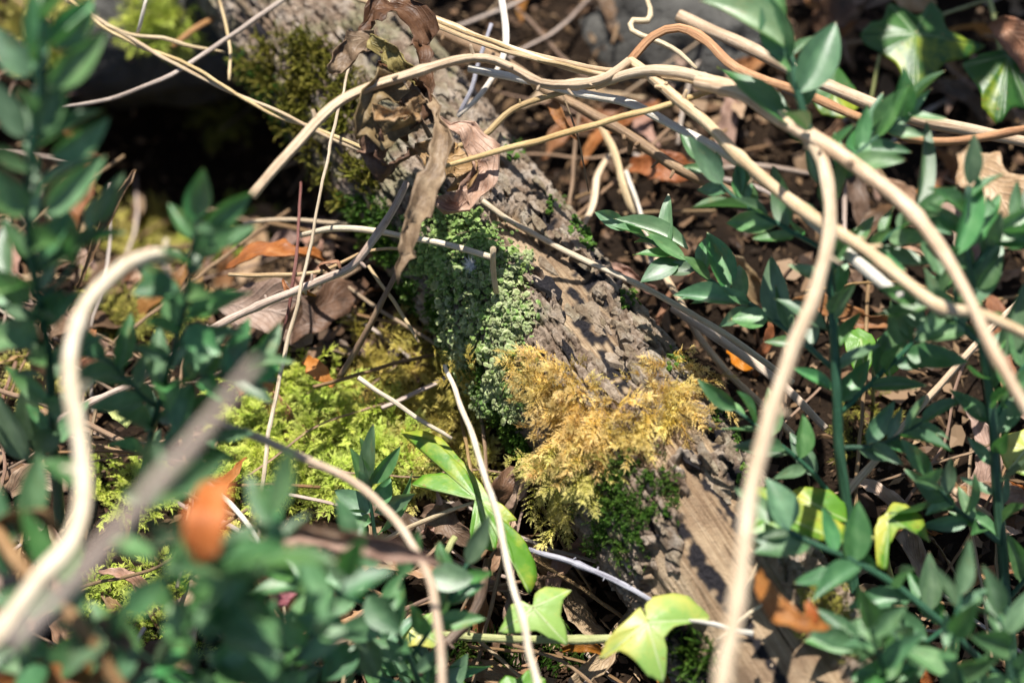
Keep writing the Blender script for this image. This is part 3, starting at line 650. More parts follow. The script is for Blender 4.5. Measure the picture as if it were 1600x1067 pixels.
broom('tall broom plant with upright pointed leaves beside the dark hollow',
  [([(95, 820, .05), (85, 700, .10), (72, 560, .15), (52, 430, .19), (45, 300, .22), (55, 160, .245), (68, 20, .265), (72, -60, .28)], 17, 24, .18),
   ([(75, 560, .15), (45, 500, .17), (10, 440, .18), (-40, 390, .19)], 10, 5, .25), ([(60, 470, .18), (110, 420, .19), (150, 350, .20)], 9, 3, .5)],
  [(78, 135, .25, 168, 48, .262, 46, .5), (60, 215, .235, 108, 112, .25, 44, .2), (80, 245, .23, 172, 182, .238, 46, .9), (72, 335, .22, 166, 243, .23, 44, .4), (45, 120, .245, -8, 42, .255, 50, -.3),
   (40, 215, .235, -15, 120, .25, 46, -.5), (42, 330, .22, -10, 262, .235, 46, -.5), (60, 90, .255, 48, -15, .27, 44, .1), (80, 75, .26, 150, 10, .27, 40, 1.0), (45, 470, .185, -12, 420, .2, 46, -.2), (60, 530, .17, -5, 505, .18, 48, -.3), (58, 400, .2, 110, 330, .21, 40, .3),
   (52, 690, .1, 40, 590, .12, 42, 0), (45, 720, .1, -5, 610, .12, 44, -.4)], leaf=.0245)
broom('leafy broom shoot rising beside the arching pale stem',
  [([(205, 860, .04), (225, 720, .09), (255, 610, .13), (285, 500, .165), (300, 400, .19), (308, 340, .205)], 12, 16, .25),
   ([(262, 600, .13), (320, 590, .14), (380, 580, .145)], 8, 6, .25), ([(250, 640, .12), (215, 610, .13), (165, 560, .14)], 8, 5, .3), ([(235, 690, .1), (270, 700, .11), (330, 690, .12)], 8, 5, .3)],
  [(300, 345, .2, 318, 262, .215, 42, .2), (315, 360, .2, 398, 298, .205, 42, .9), (300, 395, .19, 372, 352, .2, 44, .5), (280, 450, .18, 205, 460, .185, 50, .2), (355, 580, .145, 390, 495, .155, 34, .3), (375, 580, .145, 440, 500, .15, 34, .8),
   (385, 585, .145, 440, 575, .145, 36, .3), (290, 510, .165, 345, 555, .16, 46, .2), (300, 600, .14, 270, 680, .13, 44, .3), (285, 655, .12, 365, 610, .13, 40, .4)], leaf=.024)
broom('low dense broom clump over mossy leaf litter',
  [([(330, 1180, .049), (300, 1040, .127), (270, 930, .179), (240, 840, .212), (230, 770, .231)], 12, 9, .15),
   ([(300, 1040, .127), (370, 960, .166), (410, 880, .192), (430, 800, .205)], 9, 9, .15), ([(310, 1080, .114), (200, 1010, .153), (120, 960, .179), (80, 890, .192)], 9, 7, .2),
   ([(320, 1120, .088), (430, 1060, .127), (500, 980, .153), (540, 900, .179)], 9, 9, .15), ([(280, 980, .153), (340, 920, .179), (330, 850, .205)], 8, 7, .2), ([(150, 1130, .088), (80, 1060, .127), (20, 1010, .153)], 8, 7, .2)],
  [(290, 840, 0.205, 355, 735, 0.225, 46, .3), (270, 760, 0.218, 358, 712, 0.231, 46, .4), (200, 960, 0.192, 262, 895, 0.205, 46, .2), (300, 930, 0.192, 400, 865, 0.205, 48, .2), (350, 950, 0.179, 395, 860, 0.192, 42, .2), (340, 1040, 0.140, 400, 960, 0.153, 50, .6), (40, 830, 0.166, 60, 700, 0.179, 46, .3), (10, 900, 0.166, -10, 740, 0.179, 46, .1),
   (150, 760, 0.179, 60, 720, 0.192, 44, .2), (190, 770, 0.192, 300, 770, 0.199, 40, .3)], leaf=.0265, wfac=.40)
broom('broom clump with broad leaves hiding the rolled brown leaf end',
  [([(690, 1180, .02), (650, 1050, .06), (610, 970, .085), (570, 900, .10), (550, 850, .11)], 11, 9, .12),
   ([(640, 1030, .06), (700, 940, .08), (730, 880, .09)], 8, 6, .25), ([(600, 960, .085), (520, 920, .1), (460, 900, .11)], 8, 6, .2), ([(660, 1080, .05), (560, 1050, .07), (480, 1040, .08), (430, 1000, .09)], 8, 6, .2)],
  [(575, 930, .1, 628, 990, .095, 50, .5), (560, 880, .11, 605, 835, .12, 44, .3), (625, 900, .1, 655, 825, .11, 36, .4), (670, 900, .09, 745, 905, .09, 46, .2), (540, 980, .09, 445, 970, .1, 46, .1), (560, 1010, .08, 500, 1067, .075, 50, .2)], leaf=.0245)
broom('small dark broom sprig standing in the lime moss',
  [([(610, 900, .0), (590, 840, .015), (578, 790, .028), (570, 740, .04)], 8, 0, .5)],
  [(572, 765, .035, 546, 698, .05, 26, .2), (574, 750, .04, 583, 662, .058, 28, -.4), (578, 755, .038, 626, 696, .048, 26, .5), (585, 800, .026, 650, 770, .03, 30, .8), (578, 800, .026, 522, 765, .03, 36, -.2), (580, 815, .022, 530, 800, .025, 28, -.4), (575, 770, .034, 560, 735, .045, 24, .1), (590, 835, .016, 645, 735, .03, 18, 1.1), (585, 790, .03, 610, 745, .035, 30, .4)], leaf=.02)
broom('dark broom shoots under the curved dark twig',
  [([(625, 1150, .0), (615, 1080, .012), (605, 1040, .02), (600, 1000, .03)], 7, 3, .3), ([(700, 1150, .0), (690, 1080, .012), (670, 1040, .02)], 7, 3, .3)],
  [(618, 1055, .018, 592, 1003, .028, 32, .3), (625, 1055, .018, 676, 985, .03, 24, .6), (640, 1070, .016, 605, 1010, .025, 20, 0), (655, 1060, .018, 770, 1040, .02, 30, 1.0), (590, 1075, .014, 570, 1015, .022, 28, .2), (660, 1075, .015, 640, 1020, .025, 22, .2)], leaf=.02)
broom('large branching broom plant with spreading shoots beside the log',
  [([(1345, 1100, .0), (1332, 950, .03), (1318, 780, .065), (1304, 600, .10), (1292, 430, .13), (1278, 280, .155), (1245, 140, .18), (1225, 40, .19)], 20, 14, .45),
   ([(1302, 575, .10), (1215, 505, .098), (1130, 452, .093), (1060, 400, .09), (985, 360, .085)], 10, 13, .1),
   ([(1288, 390, .135), (1215, 350, .135), (1150, 310, .135), (1105, 260, .135)], 9, 9, .15),
   ([(1308, 650, .09), (1370, 590, .10), (1430, 530, .11), (1475, 450, .12)], 10, 9, .25),
   ([(1320, 800, .06), (1260, 730, .075), (1200, 680, .085), (1150, 640, .09)], 9, 6, .3),
   ([(1280, 300, .15), (1330, 250, .16), (1390, 200, .165), (1420, 170, .17)], 9, 8, .15),
   ([(1312, 700, .08), (1380, 690, .085), (1440, 660, .09)], 9, 6, .2), ([(1290, 420, .13), (1360, 390, .14), (1430, 340, .15)], 9, 7, .2)],
  [(1225, 75, .19, 1092, 2, .195, 56, .5), (1232, 95, .185, 1196, -12, .2, 56, -.5), (1250, 145, .18, 1306, 34, .19, 62, .2), (1240, 200, .165, 1120, 105, .165, 50, .4), (1075, 390, .09, 958, 342, .088, 34, .4), (1060, 408, .09, 1000, 442, .088, 36, .1), (1135, 455, .094, 1104, 362, .1, 46, .3), (1150, 475, .095, 1050, 462, .09, 34, .2),
   (1200, 500, .098, 1142, 498, .095, 42, .2), (1215, 505, .098, 1205, 400, .11, 46, -.3), (1355, 205, .165, 1456, 138, .17, 30, .9), (1430, 335, .15, 1447, 190, .16, 38, .6), (1330, 260, .16, 1350, 190, .165, 40, .2)], leaf=.0228)
broom('broom plant with thick stem and bright crowded leaf tips',
  [([(1585, 1130, .0), (1572, 950, .035), (1558, 770, .07), (1545, 600, .105), (1525, 470, .13), (1510, 380, .15), (1515, 290, .165)], 20, 16, .35),
   ([(1550, 660, .09), (1590, 590, .11), (1640, 530, .12)], 9, 6, .2), ([(1535, 540, .12), (1480, 490, .13), (1430, 470, .14)], 9, 7, .2), ([(1520, 420, .14), (1570, 360, .15), (1620, 320, .155)], 9, 7, .2), ([(1565, 850, .055), (1500, 800, .07), (1450, 740, .085)], 9, 8, .2), ([(1572, 940, .035), (1620, 880, .05), (1650, 820, .06)], 9, 5, .2)],
  [(1490, 400, .15, 1530, 272, .165, 40, .4), (1540, 370, .15, 1625, 318, .155, 38, .6), (1510, 480, .13, 1568, 370, .14, 44, .3), (1470, 430, .14, 1440, 340, .15, 40, .2), (1560, 560, .11, 1600, 440, .13, 40, .3)], leaf=.0235)
broom('low broom shoot leaning across the yellow ivy leaves',
  [([(1560, 1060, .03), (1480, 980, .06), (1400, 915, .08), (1330, 875, .09), (1250, 840, .098), (1215, 815, .10)], 13, 6, .3), ([(1480, 980, .06), (1420, 1010, .075), (1330, 1000, .09)], 9, 6, .25)],
  [(1230, 830, .098, 1195, 745, .105, 50, .3), (1265, 850, .096, 1175, 865, .1, 42, .2), (1330, 880, .088, 1340, 780, .1, 46, .2), (1345, 890, .086, 1240, 910, .09, 40, .3), (1420, 990, .075, 1300, 985, .09, 46, .2), (1440, 1050, .07, 1395, 990, .09, 50, .2), (1330, 1060, .08, 1440, 1045, .08, 44, .2)], leaf=.0245)
broom('broom clump low beside the end of the bare log',
  [([(1420, 1220, .03), (1400, 1130, .06), (1380, 1050, .09), (1360, 980, .11)], 11, 10, .1), ([(1500, 1220, .03), (1510, 1100, .07), (1490, 1010, .1), (1500, 930, .11)], 11, 11, .1), ([(1600, 1180, .04), (1590, 1060, .08), (1560, 960, .1)], 9, 8, .1)], leaf=.0245)

# tall bush added out of view to cast shade on the dark ivy bank
def bush(label, spots, nl, leaf):
    base = Vector(spots[0][0]); root = thing('added_shade_bush', base, label, 'bush')
    for P in spots:
        P = [Vector(p) for p in P]; stem('stem', None, None, None, [14] + [8] * (len(P) - 1), 'green', root, world=P, sides=7, step=.01); C, _ = catmull(P, .004); ph = 0
        for k in range(nl):
            i = int((.3 + .7 * k / nl) * (len(C) - 2)); tg = (C[i + 1] - C[i]).normalized(); ph += 2.4; o = Quaternion(tg, ph) @ tg.orthogonal().normalized(); d = (tg * .7 + o).normalized(); ln = leaf * random.uniform(.8, 1.2)
            put_leaf(root, C[i], C[i] + d * ln, ln * .5, random.gauss(0, .6))
def shade_bush_over(px_, py_, top, lean, nst, spread, label):
    g_ = gpt(px_, py_); sp = []
    for k in range(nst):
        t_ = g_ + sdir * (top / sdir.z) + Vector((random.uniform(-1, 1) * spread, random.uniform(-1, 1) * spread, random.uniform(-.05, .05))); b_ = Vector((t_.x + random.uniform(-.03, .06), max(t_.y + .02, .36), 0)); m_ = b_.lerp(t_, .55) + Vector((0, .02, .06)); sp.append([b_, m_, t_, t_ + Vector((random.uniform(-.06, .02), -.05, .02))])
    bush(label, sp, 24, .042)
shade_bush_over(1480, 70, .42, 0, 16, .06, 'unseen broom bush added to shade the dark ivy bank')
# ------------------------------------------------------------------ ivy
def ivy_leaf(root, outline, centre, tone, yel=.2, h=.03, dh=None, cupv=.12, seed=0, name='leaf'):
    """outline traced round the blade (photo px), blade attached at `centre`; heights fall from centre to rim, each lobe's rib creased"""
    c = at(centre[0], centre[1], h); O = [Vector((x, y)) for x, y in outline]; cc = Vector(centre); n = len(O); pts = []; tips = []
    hs = dh or [0.0] * n
    for i in range(n):
        a, b, c2, d = O[i - 1], O[i], O[(i + 1) % n], O[(i + 2) % n]
        for k in range(8):
            t = k / 8; q = .5 * ((2 * b) + (c2 - a) * t * .75 + (2 * a - 5 * b + 4 * c2 - d) * t * t + (3 * b - a - 3 * c2 + d) * t ** 3); q = b.lerp(c2, t).lerp(q, .55)
            pts.append((q, hs[i] * (1 - t) + hs[(i + 1) % n] * t))
    m = len(pts); dist = [(q - cc).length for q, _ in pts]
    for i in range(m):
        w = [dist[(i + k) % m] for k in range(-7, 8)]
        if dist[i] == max(w) and dist[i] > .45 * max(dist): tips.append(i)
    V = [c]; U = [(.5, .5)]; vein = [1.0]; ye = [yel]; rings = 12; r = random.Random(seed)
    for k in range(1, rings + 1):
        s = k / rings
        for i, (q, z) in enumerate(pts):
            p2 = cc.lerp(q, s); dmin = min((abs(i - t) if abs(i - t) < m / 2 else m - abs(i - t)) for t in tips) if tips else 9
            vn = 0.0
            for t in tips:
                ax_ = pts[t][0] - cc; q_ = p2 - cc; f_ = max(0, min(1, q_.dot(ax_) / ax_.length_squared)); vn = max(vn, 1 - (q_ - ax_ * f_).length / (3.2 * (1.25 - f_)))
            vn = max(0, vn)
            mp = mpp(c); hh = h + z * s ** 1.5 - cupv * (s * dist[i] * mp) ** 2 / (max(dist) * mp) - .03 * vn * dist[i] * mp * s + .035 * dist[i] * mp * s * math.sin(i * 9 / m * 6.28 / 2 + seed) 
            V.append(at(p2.x, p2.y, hh)); U.append((s, i / m)); vein.append(vn); ye.append(yel + .25 * (s - .6) + .3 * math.sin(i / m * 6.28 + seed))
    F = []
    for i in range(m):
        i2 = (i + 1) % m; F.append((0, 1 + i2, 1 + i))
        for k in range(rings - 1): a = 1 + k * m; F.append((a + i, a + i2, a + m + i2, a + m + i))
    me = mesh_from('ivy_leaf', [v - c for v in V], F, U, {'vein': vein, 'yellow': ye})
    o = link(name, me, IVY[tone], root); o.location = c - root.location; md = o.modifiers.new('thickness', 'SOLIDIFY'); md.thickness = .0003; return o
v1 = thing('ivy_vine', at(690, 990, .012), 'pale green ivy runner with yellowing leaves lying across the log', 'vine')
stem('stem', None, None, [(600, 1000, .01), (690, 990, .014), (800, 994, .02), (920, 994, .024), (1050, 987, .03), (1130, 984, .04), (1220, 976, .047), (1290, 985, .045)], [12, 13, 13, 14, 13, 13, 12, 10], 'vine', v1, nodes=4)
ivy_leaf(v1, [(832, 945), (838, 925), (852, 916), (893, 921), (880, 940), (876, 960), (885, 985), (887, 1008), (860, 998), (838, 985), (810, 988), (779, 988), (788, 965), (797, 945), (815, 938)], (833, 948), 'pale', .15, .042, cupv=.25, seed=1)
ivy_leaf(v1, [(1013, 967), (1008, 945), (1020, 932), (1050, 926), (1075, 930), (1095, 948), (1112, 967), (1085, 972), (1055, 978), (1038, 995), (1042, 1020), (1038, 1067), (1015, 1058), (990, 1030), (968, 1016), (936, 1030), (945, 1005), (960, 985), (985, 962), (1000, 948)], (1012, 972), 'pale', .5, .055, cupv=.25, seed=2)
ivy_leaf(v1, [(650, 985), (655, 965), (675, 955), (680, 970), (695, 990), (700, 1015), (675, 1012), (650, 1008), (632, 1010), (628, 990), (635, 975)], (655, 985), 'pale', .4, .03, cupv=.25, seed=3)
ivy_leaf(v1, [(770, 1075), (790, 1055), (812, 1058), (828, 1045), (852, 1060), (850, 1085), (800, 1100), (765, 1095)], (805, 1080), 'bright', .1, .03, seed=4)
for pts in ([(833, 948, .042), (840, 970, .036), (850, 994, .022)], [(1012, 972, .054), (1018, 982, .045), (1035, 988, .03)], [(655, 985, .03), (668, 990, .02), (690, 991, .015)]): stem('petiole', None, None, pts, 5, 'vine', v1)
v2 = thing('ivy_sprig', at(640, 825, .01), 'bright green ivy leaf with long narrow lobes behind the white straw', 'ivy')
stem('petiole', None, None, [(600, 845, .01), (640, 823, .016), (690, 802, .024), (742, 784, .034)], [9, 6], 'straw', v2)
ivy_leaf(v2, [(742, 772), (720, 775), (690, 768), (665, 760), (643, 757), (660, 742), (690, 738), (715, 748), (732, 762), (728, 735), (705, 712), (680, 690), (650, 679), (625, 676), (660, 672), (690, 684), (725, 722), (752, 755), (765, 775), (790, 792), (808, 812), (795, 818), (820, 845), (835, 875), (840, 900), (828, 928), (808, 895), (796, 850), (780, 835), (772, 860), (752, 858), (735, 858), (734, 830), (738, 800)], (748, 782), 'bright', .22, .036, cupv=.18, seed=5)
v3 = thing('ivy_vine', gpt(1300, 860), 'bright yellow-green ivy leaves behind the leaning broom shoot', 'vine')
stem('stem', None, None, [(1400, 930, .005), (1380, 850, .05), (1330, 840, .065), (1260, 805, .075), (1190, 785, .08)], 9, 'vine', v3, nodes=3)
ivy_leaf(v3, [(1185, 790), (1165, 775), (1180, 760), (1205, 763), (1240, 782), (1275, 795), (1320, 820), (1322, 848), (1285, 845), (1250, 835), (1215, 850), (1180, 860), (1165, 835), (1180, 812)], (1215, 803), 'bright', .3, .085, cupv=.12, seed=6)
ivy_leaf(v3, [(1245, 790), (1230, 772), (1250, 760), (1295, 764), (1320, 785), (1325, 815), (1290, 812), (1262, 803)], (1275, 788), 'bright', .35, .07, cupv=.2, seed=7)
ivy_leaf(v3, [(1385, 800), (1395, 785), (1415, 787), (1440, 805), (1453, 846), (1430, 825), (1405, 825), (1390, 850), (1385, 890), (1370, 885), (1366, 830), (1372, 810)], (1390, 810), 'bright', .45, .075, cupv=.2, seed=8)
ivy_leaf(v3, [(1255, 868), (1280, 855), (1290, 870), (1270, 885), (1250, 880)], (1270, 870), 'pale', .3, .03, seed=12)
v4 = thing('ivy_vine', gpt(1470, 10), 'dark green ivy vine with star-shaped leaves against the shaded bank', 'vine')
stem('stem', None, None, [(1530, -60, .03), (1545, 0, .04), (1560, 60, .05), (1570, 110, .05)], 8, 'vine', v4, nodes=2)
ivy_leaf(v4, [(1375, 82), (1352, 70), (1343, 55), (1360, 35), (1380, 30), (1390, 5), (1412, 12), (1432, 25), (1440, 22), (1455, 2), (1472, 18), (1480, 45), (1510, 62), (1540, 72), (1515, 90), (1475, 100), (1455, 125), (1430, 148), (1415, 130), (1400, 100)], (1430, 52), 'dark', .12, .05, cupv=.2, seed=9)
ivy_leaf(v4, [(1530, 85), (1562, 78), (1600, 80), (1640, 70), (1640, 140), (1605, 170), (1580, 170), (1558, 194), (1535, 170), (1530, 140), (1503, 100)], (1575, 88), 'dark', .05, .06, cupv=.2, seed=10)
ivy_leaf(v4, [(1285, 110), (1310, 105), (1335, 135), (1345, 165), (1320, 185), (1285, 180), (1265, 150)], (1305, 140), 'dark', .2, .05, seed=11)
stem('petiole', None, None, [(1375, 85, .046), (1368, 120, .04), (1358, 170, .03)], 6, 'vine', v4)
stem('petiole', None, None, [(1430, 52, .05), (1480, 20, .04), (1545, 0, .04)], 5, 'vine', v4)
v5 = thing('ivy_sprig', gpt(1370, 600), 'pair of green ivy leaves half hidden among broom branches', 'ivy')
stem('stem', None, None, [(1365, 640, .0), (1365, 600, .03), (1362, 560, .05)], 6, 'vine', v5)
ivy_leaf(v5, [(1318, 520), (1340, 512), (1362, 522), (1372, 545), (1352, 590), (1335, 580), (1322, 550)], (1345, 530), 'bright', -.1, .055, seed=13)
ivy_leaf(v5, [(1370, 530), (1395, 520), (1415, 540), (1410, 570), (1390, 590), (1372, 570)], (1385, 545), 'bright', 0, .055, seed=14)
v6 = thing('ivy_sprig', gpt(1590, 720), 'yellow-green ivy leaf low beside the thick broom stem', 'ivy')
stem('petiole', None, None, [(1620, 760, .01), (1600, 710, .04)], 6, 'vine', v6)
ivy_leaf(v6, [(1600, 670), (1640, 665), (1650, 730), (1610, 745), (1575, 735), (1560, 705), (1570, 680)], (1605, 700), 'pale', .5, .045, seed=15)

# ------------------------------------------------------------------ dead leaves
def sheet(name, pts, widths, tone, roll=0., curl=.6, parent=None, crumple=.10, lobes=0., seed=0, nw=8, label=None, cat='leaf', group=None, world=None, face=None, pet=True):
    """a dead leaf swept along its midrib: pts (px,py,h), half curled across its width; lobes > 0 gives an oak-like edge"""
    P = world or px_path(pts); C, tt = catmull(P, max(.0012, sum((P[i + 1] - P[i]).length for i in range(len(P) - 1)) / 26))
    n = len(C); ws = np.interp(tt, np.linspace(0, len(P) - 1, len(widths)), widths); rl = roll if isinstance(roll, (list, tuple)) else [roll, roll]
    rs = np.interp(np.arange(n) / (n - 1), np.linspace(0, 1, len(rl)), rl); org = P[0].copy() if parent is None else parent.location
    V = []; U = []; F = []; fr = face
    for i in range(n):
        tg = (C[min(i + 1, n - 1)] - C[max(i - 1, 0)]).normalized(); nn = fr if fr is not None else ((CAM - C[i]).normalized() * .7 + Vector((0, 0, .5)))
        nn = nn - tg * nn.dot(tg); nn = (nn.normalized() if nn.length > 1e-5 else tg.orthogonal()); fr = nn.copy() if face is None else face
        q = Quaternion(tg, rs[i]); nn = q @ nn; y = nn.cross(tg); hw = ws[i] * .5 * mpp(C[i]); f = i / (n - 1)
        if lobes: hw *= 1 + lobes * math.sin(f * 6.28 * 3.2 + seed) - lobes * .3
        cu = curl * (1 + .35 * math.sin(f * 7 + seed))
        for j in range(nw + 1):
            t = j / nw * 2 - 1; a = t * cu; s_ = math.sin(a) / cu if abs(cu) > .02 else t; z_ = (1 - math.cos(a)) / cu if abs(cu) > .02 else 0
            V.append(C[i] + y * hw * s_ + nn * hw * z_); U.append((f, (t + 1) / 2))
    A = np.array(V); sc = float(np.max(ws)) * mpp(C[n // 2]); Q = A / max(sc, 1e-4) * 1.6 + seed * 3.3
    A = A + np.column_stack([pnoise(Q), pnoise(Q + 31), pnoise(Q + 67)]) * sc * crumple + np.column_stack([pnoise(Q * 2.7), pnoise(Q * 2.7 + 31), pnoise(Q * 2.7 + 67)]) * sc * crumple * .4
    for i in range(n - 1):
        for j in range(nw): a = i * (nw + 1) + j; F.append((a, a + 1, a + nw + 2, a + nw + 1))
    me = mesh_from(name, A - np.array(org), F, U); o = link(name, me, DEAD[tone], parent, org if parent is None else (0, 0, 0))
    md = o.modifiers.new('thickness', 'SOLIDIFY'); md.thickness = .00025
    if parent is None: tag(o, label, cat, group)
    return o
OV = [3, 26, 46, 52, 44, 26, 3]
def ov(w): return [v / 52 * w for v in OV]

wl = thing('wilted_leaf_cluster', at(625, 130, .125), 'hanging cluster of wilted twisted brown leaves over the log', 'dead leaves')
for i, (pts, wd, tone, roll, curl) in enumerate([
    ([(652, 165, .125), (664, 110, .13), (655, 50, .135), (622, 14, .138), (585, 26, .136), (566, 62, .132)], [18, 26, 34, 48, 56, 20], 'umber', [1.0, .6, .2, 0], .7),
    ([(610, 80, .135), (570, 66, .136), (540, 82, .134), (518, 116, .128)], [14, 34, 40, 8], 'wilt', [.3, -.3], .9),
    ([(572, 62, .136), (605, 82, .138), (632, 104, .135), (640, 140, .13)], [10, 34, 34, 10], 'olive', [.2, .8], .6),
    ([(650, 128, .13), (608, 138, .136), (574, 160, .138), (570, 190, .134), (612, 200, .13), (662, 172, .126)], [10, 40, 56, 56, 44, 10], 'wilt', [-.4, .2, .8], 1.0),
    ([(575, 190, .128), (592, 225, .124), (604, 262, .12), (640, 232, .118)], [12, 58, 40, 10], 'umber', [.6, 1.0], .8),  # dark umber paints the shadow lying on this leaf
    ([(578, 170, .126), (584, 225, .12), (602, 268, .115)], [6, 26, 4], 'pinkish', [.9, .4], .5),  # pale strip painted as the sunlit left edge of the leaf before it
    ([(668, 150, .13), (690, 205, .132), (684, 262, .13), (655, 325, .124), (634, 392, .116), (620, 438, .11)], [10, 34, 46, 44, 34, 4], 'wilt', [.3, .0, -.5], .75),
    ([(676, 190, .12), (722, 206, .116), (750, 250, .11), (738, 298, .106), (695, 318, .105), (645, 312, .108)], [8, 30, 40, 46, 36, 5], 'pinkish', [-.8, -.2, .5], .9),
    ([(660, 225, .118), (690, 240, .112), (720, 275, .108), (700, 300, .106)], [8, 48, 54, 12], 'tan', [.2, .1], .5),
    ([(625, 135, .13), (655, 160, .128), (672, 190, .126)], [22, 40, 16], 'umber', [.5, .2], .9),
    ([(600, 100, .125), (625, 125, .128), (650, 170, .124), (640, 215, .12)], [16, 52, 56, 14], 'umber', [-.4, .5], 1.1), ([(585, 165, .142), (605, 178, .146), (640, 176, .142), (655, 150, .138)], [10, 30, 30, 8], 'tan', [.2, .7], .9)]):  # umber piece added to fill the shadowed gap between leaves with dark colour
    sheet('wilted_leaf', pts, [w * (.9 if i == 6 else 1.2) for w in wd], tone, roll, curl * 1.3, wl, .3, seed=i + 1, nw=9)
stem('stalk', None, None, [(640, 118, .125), (640, 150, .126), (655, 185, .124), (672, 215, .12)], 8, 'brown', wl)

